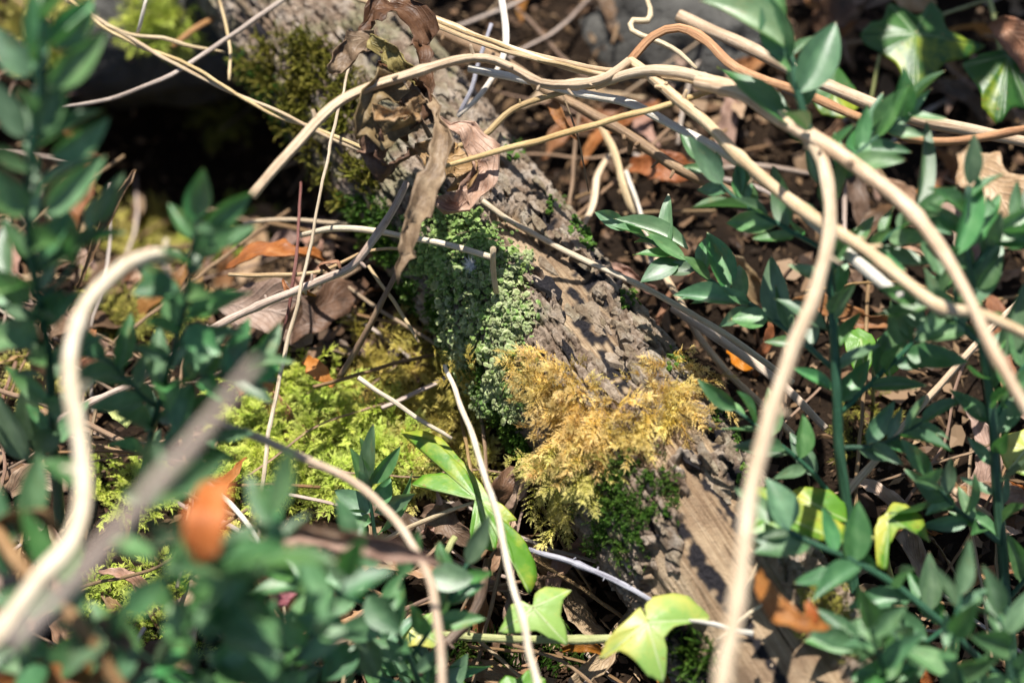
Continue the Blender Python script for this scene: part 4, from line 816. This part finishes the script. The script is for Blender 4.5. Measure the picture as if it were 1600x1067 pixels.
for i, (pts, wd, tone, roll, curl, lob, lb) in enumerate([
    ([(355, 418, .03), (400, 398, .036), (450, 396, .036), (505, 405, .026)], [20, 56, 62, 24], 'russet', [-.9, -.9], .7, .15, 'large russet oak leaf with pale wavy rim near the reddish runner'),
    ([(345, 470, .018), (400, 480, .024), (450, 490, .022), (480, 540, .012)], [30, 90, 90, 20], 'pinkish', [.1, .3], .5, .1, 'broad pale brown leaf lying under the grey twig'),
    ([(430, 545, .012), (470, 500, .02), (520, 470, .018), (570, 440, .014)], [16, 60, 70, 16], 'umber', [.3, .2], .6, .1, 'dark folded leaf in the gap under the straw arch'),
    ([(478, 562, .022), (495, 578, .026), (522, 604, .022)], [14, 32, 8], 'orange', [.3, .2], .4, .18, 'small lobed orange leaf at the edge of the lime moss'),
    ([(372, 612, .018), (400, 596, .024), (428, 606, .02)], [16, 36, 12], 'orange', [.1, .1], .4, 0, 'small orange leaf behind the broom shoot tip'),
    ([(338, 752, .235), (325, 800, .243), (318, 850, .24), (318, 878, .235)], [38, 70, 60, 22], 'orange', [.2, .0], .35, 0, 'rounded orange dead leaf caught in the broom clump'),
    ([(408, 838, .135), (470, 832, .142), (540, 842, .144), (610, 856, .14), (690, 880, .135)], [40, 58, 56, 44, 10], 'pinkish', [.3, .5], 1.25, .08, 'long rolled pinkish brown leaf lying on broom leaves'),
    ([(455, 815, .15), (520, 830, .152), (560, 840, .15)], [8, 22, 6], 'umber', [.3, .5], 1.2, 0, 'dark curled shred on the rolled brown leaf'),
    ([(12, 770, .02), (50, 745, .026), (105, 760, .024)], [24, 52, 20], 'tan', [.1, .2], .4, .1, 'pale orange oak leaf under the tall broom plant'),
    ([(118, 570, .015), (135, 540, .022), (146, 515, .022)], [14, 32, 8], 'orange', [.2, .1], .5, 0, 'small upright orange leaf beside the arching stem'),
    ([(120, 590, .012), (145, 570, .018), (180, 560, .016)], [14, 40, 10], 'russet', [.2, .1], .5, .1, 'russet leaf under the arching stem'),
    ([(-20, 870, .16), (20, 815, .175), (70, 800, .18), (95, 840, .17)], [20, 56, 44, 10], 'wilt', [.3, .8], .9, 0, 'curled brown leaf hooked on the thick pale stem'),
    ([(-25, 870, .15), (5, 900, .155), (40, 930, .15)], [20, 44, 12], 'pinkish', [.2, .5], .7, 0, 'pinkish dead leaf under the thick pale stem'),
    ([(135, 1010, .15), (165, 985, .158), (205, 1010, .155)], [22, 56, 18], 'pinkish', [.1, .2], .7, 0, 'pinkish leaf scrap held up in the low clump'),
    ([(-10, 1075, .12), (50, 1060, .13), (120, 1052, .13), (175, 1070, .12)], [24, 60, 60, 20], 'russet', [.1, .2], .6, .08, 'brown leaf lying flat on the lowest broom leaves'),
    ([(420, 948, .05), (440, 930, .056), (472, 912, .055)], [12, 34, 10], 'purple', [.2, .1], .3, 0, 'small purple-red leaf among broom leaves'),
    ([(400, 960, .02), (425, 985, .028), (455, 1030, .022)], [20, 56, 20], 'orange', [.5, .2], .6, .05, 'deep orange leaf under the purple leaf'),
    ([(240, 1035, .015), (270, 1030, .022), (305, 1045, .016)], [14, 44, 12], 'tan', [.1, .2], .5, 0, 'folded beige leaf on the soil under the clump'),
    ([(340, 1040, .015), (380, 1050, .022), (430, 1060, .015)], [14, 54, 16], 'tan', [.1, .2], .6, .1, 'crumpled buff leaf under broom stems'),
    ([(1185, 895, .10), (1200, 930, .108), (1225, 962, .11), (1258, 978, .112), (1298, 978, .108)], [16, 36, 46, 46, 14], 'orange', [.5, .2, -.3], .7, .12, 'twisted orange-brown dead leaf hanging above the bare wood'),
    ([(1256, 985, .108), (1268, 960, .112), (1260, 940, .114)], [18, 26, 6], 'orange', [.2, .1], .5, 0, 'small torn orange tip on the twisted dead leaf'),
    ([(1548, 40, .06), (1575, 48, .07), (1600, 75, .066), (1605, 115, .06)], [10, 52, 62, 20], 'russet', [.2, .4], .8, 0, 'glossy russet leaf folded over the dark ivy'),
    ([(1500, 235, .03), (1530, 270, .036), (1570, 320, .036), (1600, 380, .03)], [24, 80, 100, 60], 'tan', [.1, .2], .4, .18, 'large tan oak leaf lying behind the broom tips'),
    ([(1270, 45, .02), (1300, 20, .03), (1330, 0, .03)], [20, 64, 30], 'umber', [.2, .2], .5, .1, 'dull brown leaf at the foot of the shaded bank'),
    ([(1385, -20, .03), (1425, 0, .036), (1460, 10, .034)], [14, 44, 16], 'tan', [.2, .2], .5, 0, 'pale brown leaf tucked behind the dark ivy leaf'),
    ([(985, 262, .02), (1040, 262, .03), (1100, 275, .024)], [20, 60, 16], 'russet', [-.2, .1], .6, .1, 'reddish brown leaf under the stiff brown twig'),
    ([(775, 790, .02), (785, 760, .03), (800, 728, .03)], [24, 40, 8], 'umber', [.3, .1], .6, 0, 'pointed brown leaf standing behind the white straw'),
    ([(660, 800, .012), (700, 815, .02), (735, 850, .016)], [18, 56, 20], 'umber', [.2, .1], .6, .1, 'brown leaf under the long-lobed ivy leaf'),
    ([(168, 625, .03), (190, 636, .035), (210, 655, .033)], [30, 46, 34], 'yellow', [.1, .1], .2, 0, 'round yellow-green leaf beside the grey twig'),
    ([(880, 1015, .006), (915, 1008, .014), (945, 1020, .01)], [10, 24, 8], 'russet', [.3, .2], 1.0, 0, 'small curled russet leaf under the ivy runner'),
    ([(515, 425, .068), (500, 412, .072), (528, 405, .074), (535, 425, .072)], [8, 22, 24, 6], 'russet', [.4, .9], 1.0, .1, 'crinkled brown bract clinging to the grey twig'),
    ([(470, 445, .065), (478, 455, .062), (494, 462, .058)], [6, 14, 5], 'russet', [.4, .9], .8, .1, 'tiny brown bract hanging under the grey twig'),
    ([(442, 437, .066), (448, 452, .066), (456, 458, .064)], [5, 12, 5], 'russet', [.4, .9], .8, .1, 'tiny brown bract upright on the grey twig'),
    ([(120, 450, .10), (170, 330, .12), (200, 280, .125), (212, 264, .125)], [8, 22, 16, 3], 'wilt', [.4, .9], 1.2, .1, 'shrivelled brown leaf strip at the lip of the hollow'),
    ([(862, 160, .07), (880, 190, .072), (906, 222, .068)], [20, 24, 5], 'russet', [.2, .9], 1.0, 0, 'small curled brown bract hanging from the orange twig'),
    ([(1140, 540, .02), (1160, 565, .026), (1185, 570, .022)], [10, 34, 10], 'orange', [.2, .2], .5, .1, 'bright orange leaf in the litter beyond the log'),
]):
    sheet('dead_leaf', pts, wd, tone, roll, curl, None, .09, lob, i * 1.7 + 2, 8, lb)

# ------------------------------------------------------------------ dry stems, twigs and straws (each traced along the photo at its height above the soil)
ST = [
 ('dry_stem', 'thick pale jointed stem arching over the low broom clump', 'stem', [(-60, 1060, .20), (0, 985, .205), (60, 900, .21), (104, 848, .212), (122, 780, .213), (120, 690, .215), (104, 600, .22), (106, 530, .222), (132, 460, .222), (182, 415, .215), (240, 397, .195), (275, 398, .165)], [30, 30, 30, 32, 28, 28, 27, 26, 26, 25, 24, 20], 'pale', dict(nodes=3)),
 ('dry_stem', 'grey-brown straight stem crossing the thick pale arching stem', 'stem', [(20, 1010, .29), (90, 928, .30), (200, 810, .315), (300, 690, .325), (402, 566, .33)], [30, 30, 28, 25, 13], 'grey', {}),
 ('dry_stem', 'dark rusty stem leaning under the thick pale stem', 'stem', [(-30, 800, .17), (30, 890, .18), (100, 960, .18), (160, 1040, .17), (220, 1130, .16)], [24, 26], 'brown', {}),
 ('dead_vine', 'golden arching vine with a cut end over the dark hollow', 'vine', [(393, 307, .135), (450, 242, .14), (505, 180, .142), (560, 143, .142), (640, 118, .14), (740, 97, .136), (800, 112, .134), (845, 134, .132), (900, 134, .13), (950, 120, .13), (985, 95, .132)], [17, 17, 17, 16, 15, 15, 15, 14, 16, 17, 14], 'gold', dict(nodes=5)),
 ('dead_vine', 'long pale vine bending sharply down across the log', 'vine', [(930, 132, .125), (1010, 112, .135), (1080, 122, .142), (1150, 146, .15), (1215, 175, .158), (1270, 214, .165), (1298, 270, .17), (1300, 350, .175), (1272, 470, .18), (1228, 600, .188), (1188, 720, .196), (1160, 880, .204), (1138, 1010, .21), (1125, 1120, .21)], [15, 16, 18, 18, 20, 22, 22, 22, 23, 24, 25, 26, 27, 27], 'pink', dict(nodes=4)),
 ('dead_vine', 'straw-coloured vine looping from the log to the broom tips', 'vine', [(985, 95, .13), (1040, 138, .135), (1110, 196, .142), (1190, 275, .15), (1270, 345, .155), (1350, 400, .158), (1420, 455, .16), (1470, 488, .16), (1530, 495, .155), (1620, 530, .15)], [16, 18, 19, 19, 20, 20, 19, 19, 17, 16], 'straw', dict(nodes=4)),
 ('dead_vine', 'thick pinkish vine crossing above the bent pale vine', 'vine', [(1090, 128, .15), (1160, 150, .158), (1250, 208, .165), (1340, 262, .172), (1420, 320, .176), (1480, 392, .178), (1520, 460, .178), (1560, 550, .175), (1625, 670, .17)], [20, 24, 26, 25, 24, 22, 20, 20, 18], 'pink', dict(nodes=3)),
 ('dead_vine', 'bleached white stem running under the straw vine', 'stem', [(735, 108, .10), (830, 128, .105), (910, 150, .11), (990, 165, .115), (1070, 208, .122), (1170, 265, .13), (1250, 325, .137), (1330, 398, .142), (1408, 463, .146)], [12, 13, 13, 14, 15, 16, 17, 18, 19], 'white', {}),
 ('dead_vine', 'orange-brown vine looping over the broom plant top', 'vine', [(960, 128, .12), (985, 95, .125), (1020, 58, .13), (1060, 46, .135), (1105, 68, .138), (1148, 110, .14), (1230, 142, .14), (1320, 180, .138), (1390, 210, .135), (1450, 225, .13), (1530, 218, .13), (1620, 200, .13)], [13, 13, 14, 15, 15, 16, 15, 14, 13, 13, 14, 14], 'orange', dict(nodes=3)),
 ('dry_stem', 'straight pinkish stem behind the broom plant below dark ivy', 'stem', [(1060, 25, .085), (1110, 48, .085), (1230, 96, .085), (1400, 176, .085), (1530, 205, .085), (1640, 232, .085)], [20, 21, 21, 21, 20, 19], 'pink', {}),
 ('twig', 'stiff brown knobbly twig running under the straw bundle', 'twig', [(610, 12, .07), (660, 38, .072), (760, 84, .074), (870, 146, .076), (960, 196, .077), (1060, 256, .077), (1135, 296, .075), (1190, 330, .07)], [15, 16, 17, 17, 17, 17, 17, 13], 'brown', dict(nodes=6, wob=.2)),
 ('straw', 'bleached flat straw kinked across the straw bundle', 'straw', [(782, -15, .10), (786, 45, .10), (780, 92, .098), (752, 145, .09), (716, 182, .078)], [13, 14, 14, 12, 10], 'white', dict(flat=.5)),
 ('straw', 'thin violet-grey stick beside the kinked white straw', 'straw', [(768, 38, .09), (752, 90, .086), (735, 140, .08), (716, 182, .072)], [6, 8], 'bluegrey', {}),
 ('straw', 'orange-brown thin twig angling off the golden vine', 'twig', [(665, 250, .085), (705, 232, .09), (752, 212, .095), (800, 172, .10), (860, 150, .105), (960, 128, .115)], [9, 9, 10, 10, 9, 9], 'gold', dict(nodes=2)),
 ('straw', 'tan straw sloping over the curled wilted leaf to the vines', 'straw', [(690, 262, .115), (760, 240, .118), (850, 215, .122), (930, 196, .126), (1020, 172, .132), (1130, 136, .14)], [7, 9, 10, 10, 10, 10], 'gold', {}),
 ('straw', 'grey twig crossing the twisted straw over the hollow', 'twig', [(95, 168, .07), (170, 156, .075), (235, 132, .08), (285, 108, .082), (350, 62, .084), (450, -6, .085)], [5, 7, 7, 8, 8, 8], 'grey', {}),
 ('straw', 'short thin straw hanging to the twisted straw', 'straw', [(232, -10, .10), (222, 25, .095), (214, 55, .085)], [5, 6], 'white', {}),
 ('straw', 'thin upright straw touching the twisted straw beside the log', 'straw', [(342, 0, .075), (352, 40, .075), (357, 80, .075), (358, 126, .074)], [4, 5, 5, 5], 'straw', {}),
 ('straw', 'long thin straw falling from the log into the lime moss', 'straw', [(545, 105, .10), (520, 210, .095), (495, 330, .085), (468, 460, .07), (442, 560, .058), (425, 650, .05), (412, 740, .042), (405, 850, .03)], [4, 5, 5, 6, 7, 7, 7, 6], 'pale', dict(wob=.3)),
 ('runner', 'thin dark red runner dropping past the russet leaf', 'runner', [(470, 285, .06), (468, 360, .062), (460, 430, .06), (448, 500, .05), (430, 560, .035)], [4, 5, 6, 5, 4], 'red', {}),
 ('twig', 'long grey twig rising from the litter to the wilted leaves', 'twig', [(65, 668, .03), (130, 636, .036), (220, 590, .044), (330, 520, .054), (420, 475, .062), (500, 445, .068), (545, 424, .072), (580, 380, .08), (610, 335, .088), (635, 285, .098)], [12, 13, 13, 13, 13, 13, 14, 13, 12, 11], 'grey', dict(nodes=4)),
 ('straw', 'thin looped straw below the straw arch', 'straw', [(358, 430, .05), (430, 430, .056), (500, 424, .06), (560, 396, .066), (612, 388, .07), (650, 394, .072)], [6, 7, 6, 5, 5, 5], 'straw', {}),
 ('twig', 'slanting brown twig under the pendant wilted leaf', 'twig', [(640, 385, .07), (608, 450, .06), (570, 520, .045), (530, 590, .025)], [8, 9, 10, 10], 'brown', {}),
 ('straw', 'short thin twig leaning on the log flank moss', 'straw', [(575, 415, .05), (615, 470, .045), (655, 535, .04)], [5, 6, 5], 'straw', {}),
 ('straw', 'long white straw standing in front of the ivy leaves', 'straw', [(696, 572, .05), (722, 632, .06), (752, 712, .07), (778, 800, .075), (806, 915, .08), (832, 1030, .084), (848, 1100, .086)], [7, 9, 10, 11, 11, 12, 12], 'pale', dict(wob=.2)),
 ('straw', 'thin tan straw lying over the olive-gold moss', 'straw', [(560, 590, .045), (600, 620, .044), (650, 652, .042), (705, 686, .038)], [8, 7, 7, 6], 'pale', {}),
 ('twig', 'pale bent twig reaching across the small broom sprig', 'twig', [(262, 636, .12), (350, 662, .118), (450, 702, .11), (540, 742, .105), (598, 788, .105), (640, 845, .108), (668, 905, .112), (684, 1000, .115), (692, 1110, .115)], [12, 13, 13, 14, 14, 14, 14, 14, 14], 'pink', {}),
 ('straw', 'long pale straw resting on the bark across the log', 'straw', [(758, 312, .068), (830, 358, .075), (900, 398, .082), (1000, 450, .085), (1090, 500, .08), (1170, 550, .072), (1240, 598, .06)], [8, 9, 9, 10, 10, 10, 9], 'pale', {}),
 ('twig', 'bluish white dead twig between ivy leaves and log', 'twig', [(826, 858, .02), (890, 877, .026), (955, 908, .032), (1018, 938, .036)], [8, 10, 9, 8], 'bluegrey', dict(nodes=2)),
 ('twig', 'dark curved twig hooking over the ivy runner', 'twig', [(762, 875, .02), (758, 920, .028), (738, 965, .034), (700, 1005, .036), (655, 1055, .03)], [13, 15, 16, 16, 14], 'dark', dict(nodes=2)),
 ('straw', 'short white straw fragment lying on the ivy runner', 'straw', [(1078, 968, .056), (1120, 976, .056), (1176, 990, .056)], [5, 8, 9], 'white', dict(flat=.6)),
 ('straw', 'kinked straw bent over the bare wood end', 'straw', [(1020, 1110, .02), (1085, 1045, .03), (1128, 1000, .045), (1150, 950, .055), (1185, 880, .06)], [6, 7, 8, 6, 5], 'straw', {}),
 ('straw', 'thin straw crossing the bare wood under the vine', 'straw', [(1120, 1000, .052), (1160, 968, .056), (1200, 938, .056)], [5, 6, 5], 'pale', {}),
 ('straw', 'long pinkish straw standing behind the twisted orange leaf', 'straw', [(1200, 1090, .05), (1212, 1010, .052), (1235, 920, .052), (1275, 840, .05), (1330, 760, .048), (1400, 680, .05), (1490, 575, .06), (1620, 440, .07)], [11, 11, 12, 12, 13, 12, 11, 10], 'pink', {}),
 ('straw', 'thin dry straw angled against the bare wood edge', 'straw', [(1225, 1067, .045), (1268, 990, .046), (1300, 930, .042), (1320, 890, .03)], [6, 6], 'straw', {}),
 ('straw', 'pale pinkish stub among the crowded broom stems', 'straw', [(1455, 738, .06), (1500, 772, .06), (1545, 808, .058)], [11, 12, 11], 'pink', {}),
 ('twig', 'brown twig lying in the litter beside the yellow moss', 'twig', [(-20, 605, .02), (60, 630, .026), (130, 658, .03), (205, 697, .028)], [8, 9, 10, 9], 'brown', {}),
 ('tendril', 'dry curled tendril hooked above the orange-brown vine', 'tendril', [(1003, -15, .10), (1016, 12, .10), (1012, 30, .10), (990, 30, .10), (988, 48, .10), (1020, 68, .10), (1060, 85, .10), (1088, 108, .10)], [6, 8, 11, 10, 9, 9, 8, 6], 'straw', {}),
 ('tendril', 'hair-thin brown tendril dangling over the leaf litter', 'tendril', [(876, 140, .10), (895, 190, .095), (908, 235, .085), (920, 300, .07)], [3, 3, 3, 2], 'brown', {}),
 ('straw', 'long straw leaning from litter to the far log edge', 'straw', [(1000, 360, .03), (1060, 470, .03), (1120, 560, .03), (1240, 680, .03)], [11, 12], 'straw', {}),
 ('straw', 'broad pale straw under the long pale straw', 'straw', [(1050, 480, .035), (1120, 530, .036), (1200, 590, .034), (1290, 670, .03)], [12, 14, 14, 11], 'pink', dict(flat=.5)),
 ('straw', 'dry brown blade leaning in litter beyond the log top', 'straw', [(936, 190, .03), (960, 250, .034), (978, 300, .034), (990, 335, .03)], [11, 13, 13, 11], 'straw', dict(flat=.4)),
 ('straw', 'pale upright straw in the litter beyond the log', 'straw', [(978, 268, .03), (992, 310, .032), (1010, 365, .03), (1020, 425, .025)], [7, 8], 'white', {}),
 ('straw', 'wide tan straw tilted beside the pale upright straw', 'straw', [(952, 245, .02), (930, 300, .024), (905, 362, .022)], [15, 16, 14], 'straw', dict(flat=.4)),
 ('twig', 'thin thorny white twig below the orange hanging leaf', 'twig', [(325, 755, .03), (365, 795, .034), (400, 840, .032), (412, 885, .025)], [7, 9, 9, 7], 'white', dict(nodes=2)),
 ('straw', 'short violet stick under the grey-brown stem', 'straw', [(250, 768, .02), (272, 762, .022), (292, 758, .02)], [5, 6], 'bluegrey', {}),
 ('straw', 'pale bent stick in the corner litter under the clump', 'straw', [(128, 1005, .02), (150, 1035, .024), (175, 1080, .02)], [14, 16, 14], 'white', {}),
 ('straw', 'thin brown straw in the hollow mouth', 'straw', [(270, 75, .02), (300, 52, .024), (345, 25, .02)], [9, 10], 'orange', {}),
 ('straw', 'pale stalk lying under the straw arch', 'straw', [(380, 350, .02), (430, 345, .024), (520, 350, .02), (610, 358, .02)], [6, 6], 'straw', {}),
 ('twig', 'yellowish stub leaning behind the hooked dark twig', 'twig', [(690, 868, .03), (700, 855, .034), (712, 838, .034)], [11, 12, 11], 'vine', {}),
]
for name, lb, cat, pts, w, tone, kw in ST:
    if 'resting on the bark' in lb:
        W_ = []
        for x, y, h_ in pts:
            p, nn = hit(x, y, BVL); W_.append(p + nn * .0035 if p is not None else at(x, y, h_ * .75))
        stem(name, lb, cat, None, w, tone, world=W_, **kw)
    else: stem(name, lb, cat, pts, w, tone, **kw)
# straw arch with a broken upright stub
sa = thing('straw_arch', at(480, 365, .06), 'straw arch ending in a snapped stub on the mossy log flank', 'straw')
stem('stalk', None, None, [(470, 368, .055), (520, 360, .064), (580, 362, .072), (640, 372, .078), (710, 386, .082), (768, 402, .083)], [8, 10, 10, 10, 10, 10], 'pale', sa)
stem('stub', None, None, [(771, 388, .088), (773, 420, .078), (776, 458, .066)], [9, 9, 9], 'straw', sa)
# the straw bundle: several strands
sb = thing('straw_bundle', at(560, 0, .11), 'bundle of parallel straw strands running above the stiff brown twig', 'straw')
for k, (dy, w_, tn) in enumerate(((-7, 8, 'straw'), (0, 9, 'pale'), (7, 8, 'straw'), (3, 6, 'gold'))):
    stem('strand', None, None, [(545, -12 + dy, .11 + .001 * k), (640, 16 + dy, .112 + .001 * k), (740, 56 + dy * .9, .115), (860, 93 + dy * .8, .12 + .001 * k), (950, 114 + dy * .6, .125), (1040, 112 + dy, .132), (1130, 132 + dy, .14)], w_, tn, sb, flat=.7)
# twisted pair over the hollow
tw = thing('twisted_straw', at(105, -5, .085), 'twisted pair of dry grass stalks spanning the dark hollow', 'straw')
pa = px_path([(90, -12, .085), (150, 32, .085), (215, 68, .085), (300, 110, .085), (400, 162, .085), (500, 206, .085), (575, 238, .082)]); C, _ = catmull(pa, .006)
for s_ in (0, math.pi):
    P = []
    for i, c in enumerate(C):
        a = i * .55 + s_; tg = (C[min(i + 1, len(C) - 1)] - C[max(i - 1, 0)]).normalized(); x_ = tg.orthogonal().normalized(); y_ = tg.cross(x_); P.append(c + (x_ * math.cos(a) + y_ * math.sin(a)) * .00085)
    stem('strand', None, None, None, [6] * len(P), 'straw', tw, world=P, step=.003)
stem('side_strand', None, None, [(165, 40, .085), (215, 60, .086), (255, 62, .085), (300, 74, .082), (352, 82, .078)], [6, 6, 7, 6, 4], 'straw', tw)
for q in ([(560, 228, .082), (585, 236, .08), (590, 228, .079)], [(562, 232, .082), (580, 248, .08), (583, 256, .079)]): stem('frayed_end', None, None, q, 3, 'orange', tw)
# white seed fluff stuck to the moss
fp, fn = hit(735, 430); fl = thing('seed_fluff', fp + fn * .006, 'tuft of white seed fluff caught on green moss', 'fluff'); V = []; F = []
for k in range(320):
    d = Vector((random.gauss(0, 1), random.gauss(0, 1), random.gauss(0, 1))).normalized(); l = random.uniform(.0025, .006); s = d.orthogonal().normalized() * .0001; b = len(V); V += [s, -s, d * l]; F.append((b, b + 1, b + 2))
n = NT('fluff'); FL = n.finish((.85, .86, .88), .6, .2, None, .3, (.85, .86, .88)); link('filaments', mesh_from('filaments', V, F), FL, fl)

# ------------------------------------------------------------------ random leaf litter, straws and crumbs on the soil
def axis_dist(p): q = p - LA; return (q - AXD * q.dot(AXD)).length
LITTER = [('russet', 'curled russet oak leaf in the layered leaf litter', .12), ('umber', 'dark brown decaying leaf pressed into the litter', .08), ('tan', 'dry tan leaf lying loose in the litter', .1), ('pinkish', 'faded pinkish leaf lying loose in the litter', .06)]
lm = []
for k in range(12):
    tone, lb, lob = LITTER[k % 4]
    o = sheet('litter_leaf', None, [4, 22, 30, 30, 24, 4], tone, [random.uniform(-.2, .2), random.uniform(-.4, .4)], random.uniform(.3, 1.0), None, .16, lob, k * 2.3, 7, lb, 'leaf', 'fallen leaves in the litter: ' + tone,
              world=[Vector((-.022, 0, 0)), Vector((-.008, .002, .004)), Vector((.008, -.002, .004)), Vector((.022, .002, 0))], face=Vector((0, 0, 1)))
    c = o.location.copy(); o.data.transform(Matrix.Translation(c)); lm.append(o)
def rand_spot():
    while True:
        x = random.uniform(-.29, .30); y = random.uniform(-.20, .29); z = float(ground_h(np.array([x]), np.array([y]))[0]); p = Vector((x, y, z))
        if axis_dist(p) < .036: continue
        if (p - LA).dot(AXD.cross(Vector((0, 0, 1)))) < 0 and random.random() < .35: continue
        pq, pr = project(np.array([[x, y, z]])); pq, pr = pq[0], pr[0]
        if inpoly(np.array([pq]), np.array([pr]), G3)[0] and random.random() < .9: continue
        if 130 < pq < 450 and 30 < pr < 330 and random.random() < .96: continue
        return p
def zone(p):
    a, b = project(np.array([list(p)])); a, b = a[0], b[0]; far = (p - LA).dot(AXD.cross(Vector((0, 0, 1)))) > 0
    if a < -20 or a > 1620 or b < -20 or b > 1090: return 'at the outer edge of the leaf litter'
    if far: return 'under the large branching broom' if a > 1180 and b > 260 else ('below the dark ivy bank' if a > 1180 else ('beyond the log under the crossing vines' if b < 330 else 'along the far side of the log'))
    if b < 330: return 'around the dark hollow'
    if a < 360: return 'under the low broom clump' if b > 720 else 'under the tall broom plant'
    return 'below the lime moss and ivy' if b > 720 else 'between lime moss and log'
def size_word(s): return 'small' if s < .8 else ('large' if s > 1.08 else 'mid-sized')
for k in range(300):
    src = lm[k % 12]; o = src if k < 12 else src.copy()
    if k >= 12: COL.objects.link(o)
    o.location = rand_spot() + Vector((0, 0, random.uniform(.002, .012))); o.rotation_euler = (random.gauss(0, .45), random.gauss(0, .45), random.uniform(0, 6.28)); s = random.uniform(.55, 1.5); o.scale = (s, s * random.uniform(.8, 1.2), s); z_ = zone(o.location); wd_ = {'russet': 'curled russet', 'umber': 'dark decaying', 'tan': 'dry tan', 'pinkish': 'faded pinkish'}[LITTER[k % 4][0]]; o['label'] = f'{size_word(s)} {wd_} leaf {z_}'; o['group'] = f'{wd_} fallen leaves {z_}'
sm = []
STR = [('straw', 'thin loose straw scattered over the leaf litter'), ('brown', 'thin brown twig scattered over the leaf litter'), ('pink', 'faded pinkish straw scattered over the leaf litter'), ('grey', 'greyish loose grass blade scattered over the leaf litter')]
for k in range(12):
    tone, lb = STR[k % 4]; l = random.uniform(.03, .065); o = stem('litter_straw', lb, 'straw', None, [random.uniform(3, 8)] * 4, {'straw': 'oldstraw', 'pink': 'oldpink'}.get(tone, tone), group='scattered straws: ' + tone, world=[Vector((-l, 0, 0)), Vector((-l * .3, l * .05 * random.gauss(0, 1), .002)), Vector((l * .3, l * .08 * random.gauss(0, 1), .003)), Vector((l, 0, 0))], flat=random.choice([.4, .7, 1]), sides=6)
    o.data.transform(Matrix.Translation(o.location)); sm.append(o)
for k in range(210):
    src = sm[k % 12]; o = src if k < 12 else src.copy()
    if k >= 12: COL.objects.link(o)
    o.location = rand_spot() + Vector((0, 0, random.uniform(.006, .02))); o.rotation_euler = (0, random.gauss(0, .18), random.uniform(0, 6.28)); z_ = zone(o.location); wd_ = {'straw': 'thin yellow straw', 'brown': 'thin brown twig', 'pink': 'faded pinkish straw', 'grey': 'greyish grass blade'}[STR[k % 4][0]]; o['label'] = f'{wd_} scattered {z_}'; o['group'] = f'{wd_}s {z_}'
# crumbs
Vs = []; Fs = []; Ti = []; off = 0
for k in range(15000):
    x = random.uniform(-.36, .36); y = random.uniform(-.26, .36); l = random.uniform(.001, .0045); w = l * random.uniform(.10, .45); a = random.uniform(0, 6.28)
    Vs.append((x, y, l, w, a))
A = np.array(Vs); gz = ground_h(A[:, 0], A[:, 1]); V = []; F = []; tn = []
for (x, y, l, w, a), z in zip(A, gz):
    d = np.array([math.cos(a), math.sin(a), random.gauss(0, .35)]); s = np.array([-math.sin(a), math.cos(a), random.gauss(0, .35)]); c = np.array([x, y, z + random.uniform(0, .003)]); up = np.array([0, 0, l * .2]); b = len(V)
    V += [c - d * l, c - s * w + up * .3, c + d * l, c + s * w, c + up]; F += [(b, b + 1, b + 4), (b + 1, b + 2, b + 4), (b + 2, b + 3, b + 4), (b + 3, b, b + 4)]; tn += [random.random()] * 5
FRm = n = NT('leaf_fragment'); FRG = n.finish(n.ramp(n.attr('tint').outputs['Fac'], [(0, (.025, .013, .007)), (.4, (.075, .04, .02)), (.75, (.16, .09, .048)), (1, (.30, .205, .125))]), .65, .3, None, .15, (.3, .17, .08))
FV = []; FF = []; ft = []
for k in range(2600):                                          # torn bits of leaf lying between the whole leaves
    x = random.uniform(-.30, .31); y = random.uniform(-.21, .30); z = float(0); FV.append((x, y))
fz = ground_h(np.array([q[0] for q in FV]), np.array([q[1] for q in FV])); PV = []
for (x, y), z in zip(FV, fz):
    if axis_dist(Vector((x, y, z))) < .034 or (math.hypot(x - PIT.x, (y - PIT.y)) < .095 and random.random() < .9): continue
    r_ = random.lognormvariate(math.log(.0038), .5); a0 = random.uniform(0, 6.28); nn = Vector((random.gauss(0, .45), random.gauss(0, .45), 1)).normalized(); x_ = Quaternion(nn, a0) @ nn.orthogonal().normalized(); y_ = nn.cross(x_); c = Vector((x, y, z + random.uniform(.001, .008))); b = len(PV); m = 7; cv = random.uniform(-.5, .7); tt_ = random.random()
    PV.append(c)
    for j in range(m):
        a = 6.283 * j / m; q = r_ * random.uniform(.45, 1.1); u_ = q * math.cos(a); v_ = q * .6 * math.sin(a); PV.append(c + x_ * u_ + y_ * v_ + nn * (cv * u_ * u_ / r_ + random.gauss(0, .0004)))
    for j in range(m): FF.append((b, b + 1 + j, b + 1 + (j + 1) % m))
    ft += [tt_] * (m + 1)
tag(link('leaf_fragments', mesh_from('leaf_fragments', PV, FF, None, {'tint': ft}, smooth=False), FRG), 'torn brown leaf fragments matted between the fallen leaves', 'litter', None, 'stuff')
n = NT('litter_crumb'); CR = n.finish(n.ramp(n.attr('tint').outputs['Fac'], [(0, (.02, .012, .007)), (.45, (.06, .036, .019)), (.8, (.15, .09, .047)), (1, (.32, .22, .13))]), .8, .2)
tag(link('litter_crumbs', mesh_from('litter_crumbs', V, F, None, {'tint': tn}, smooth=False), CR), 'crumbled bark and leaf fragments over the soil', 'litter', None, 'stuff')
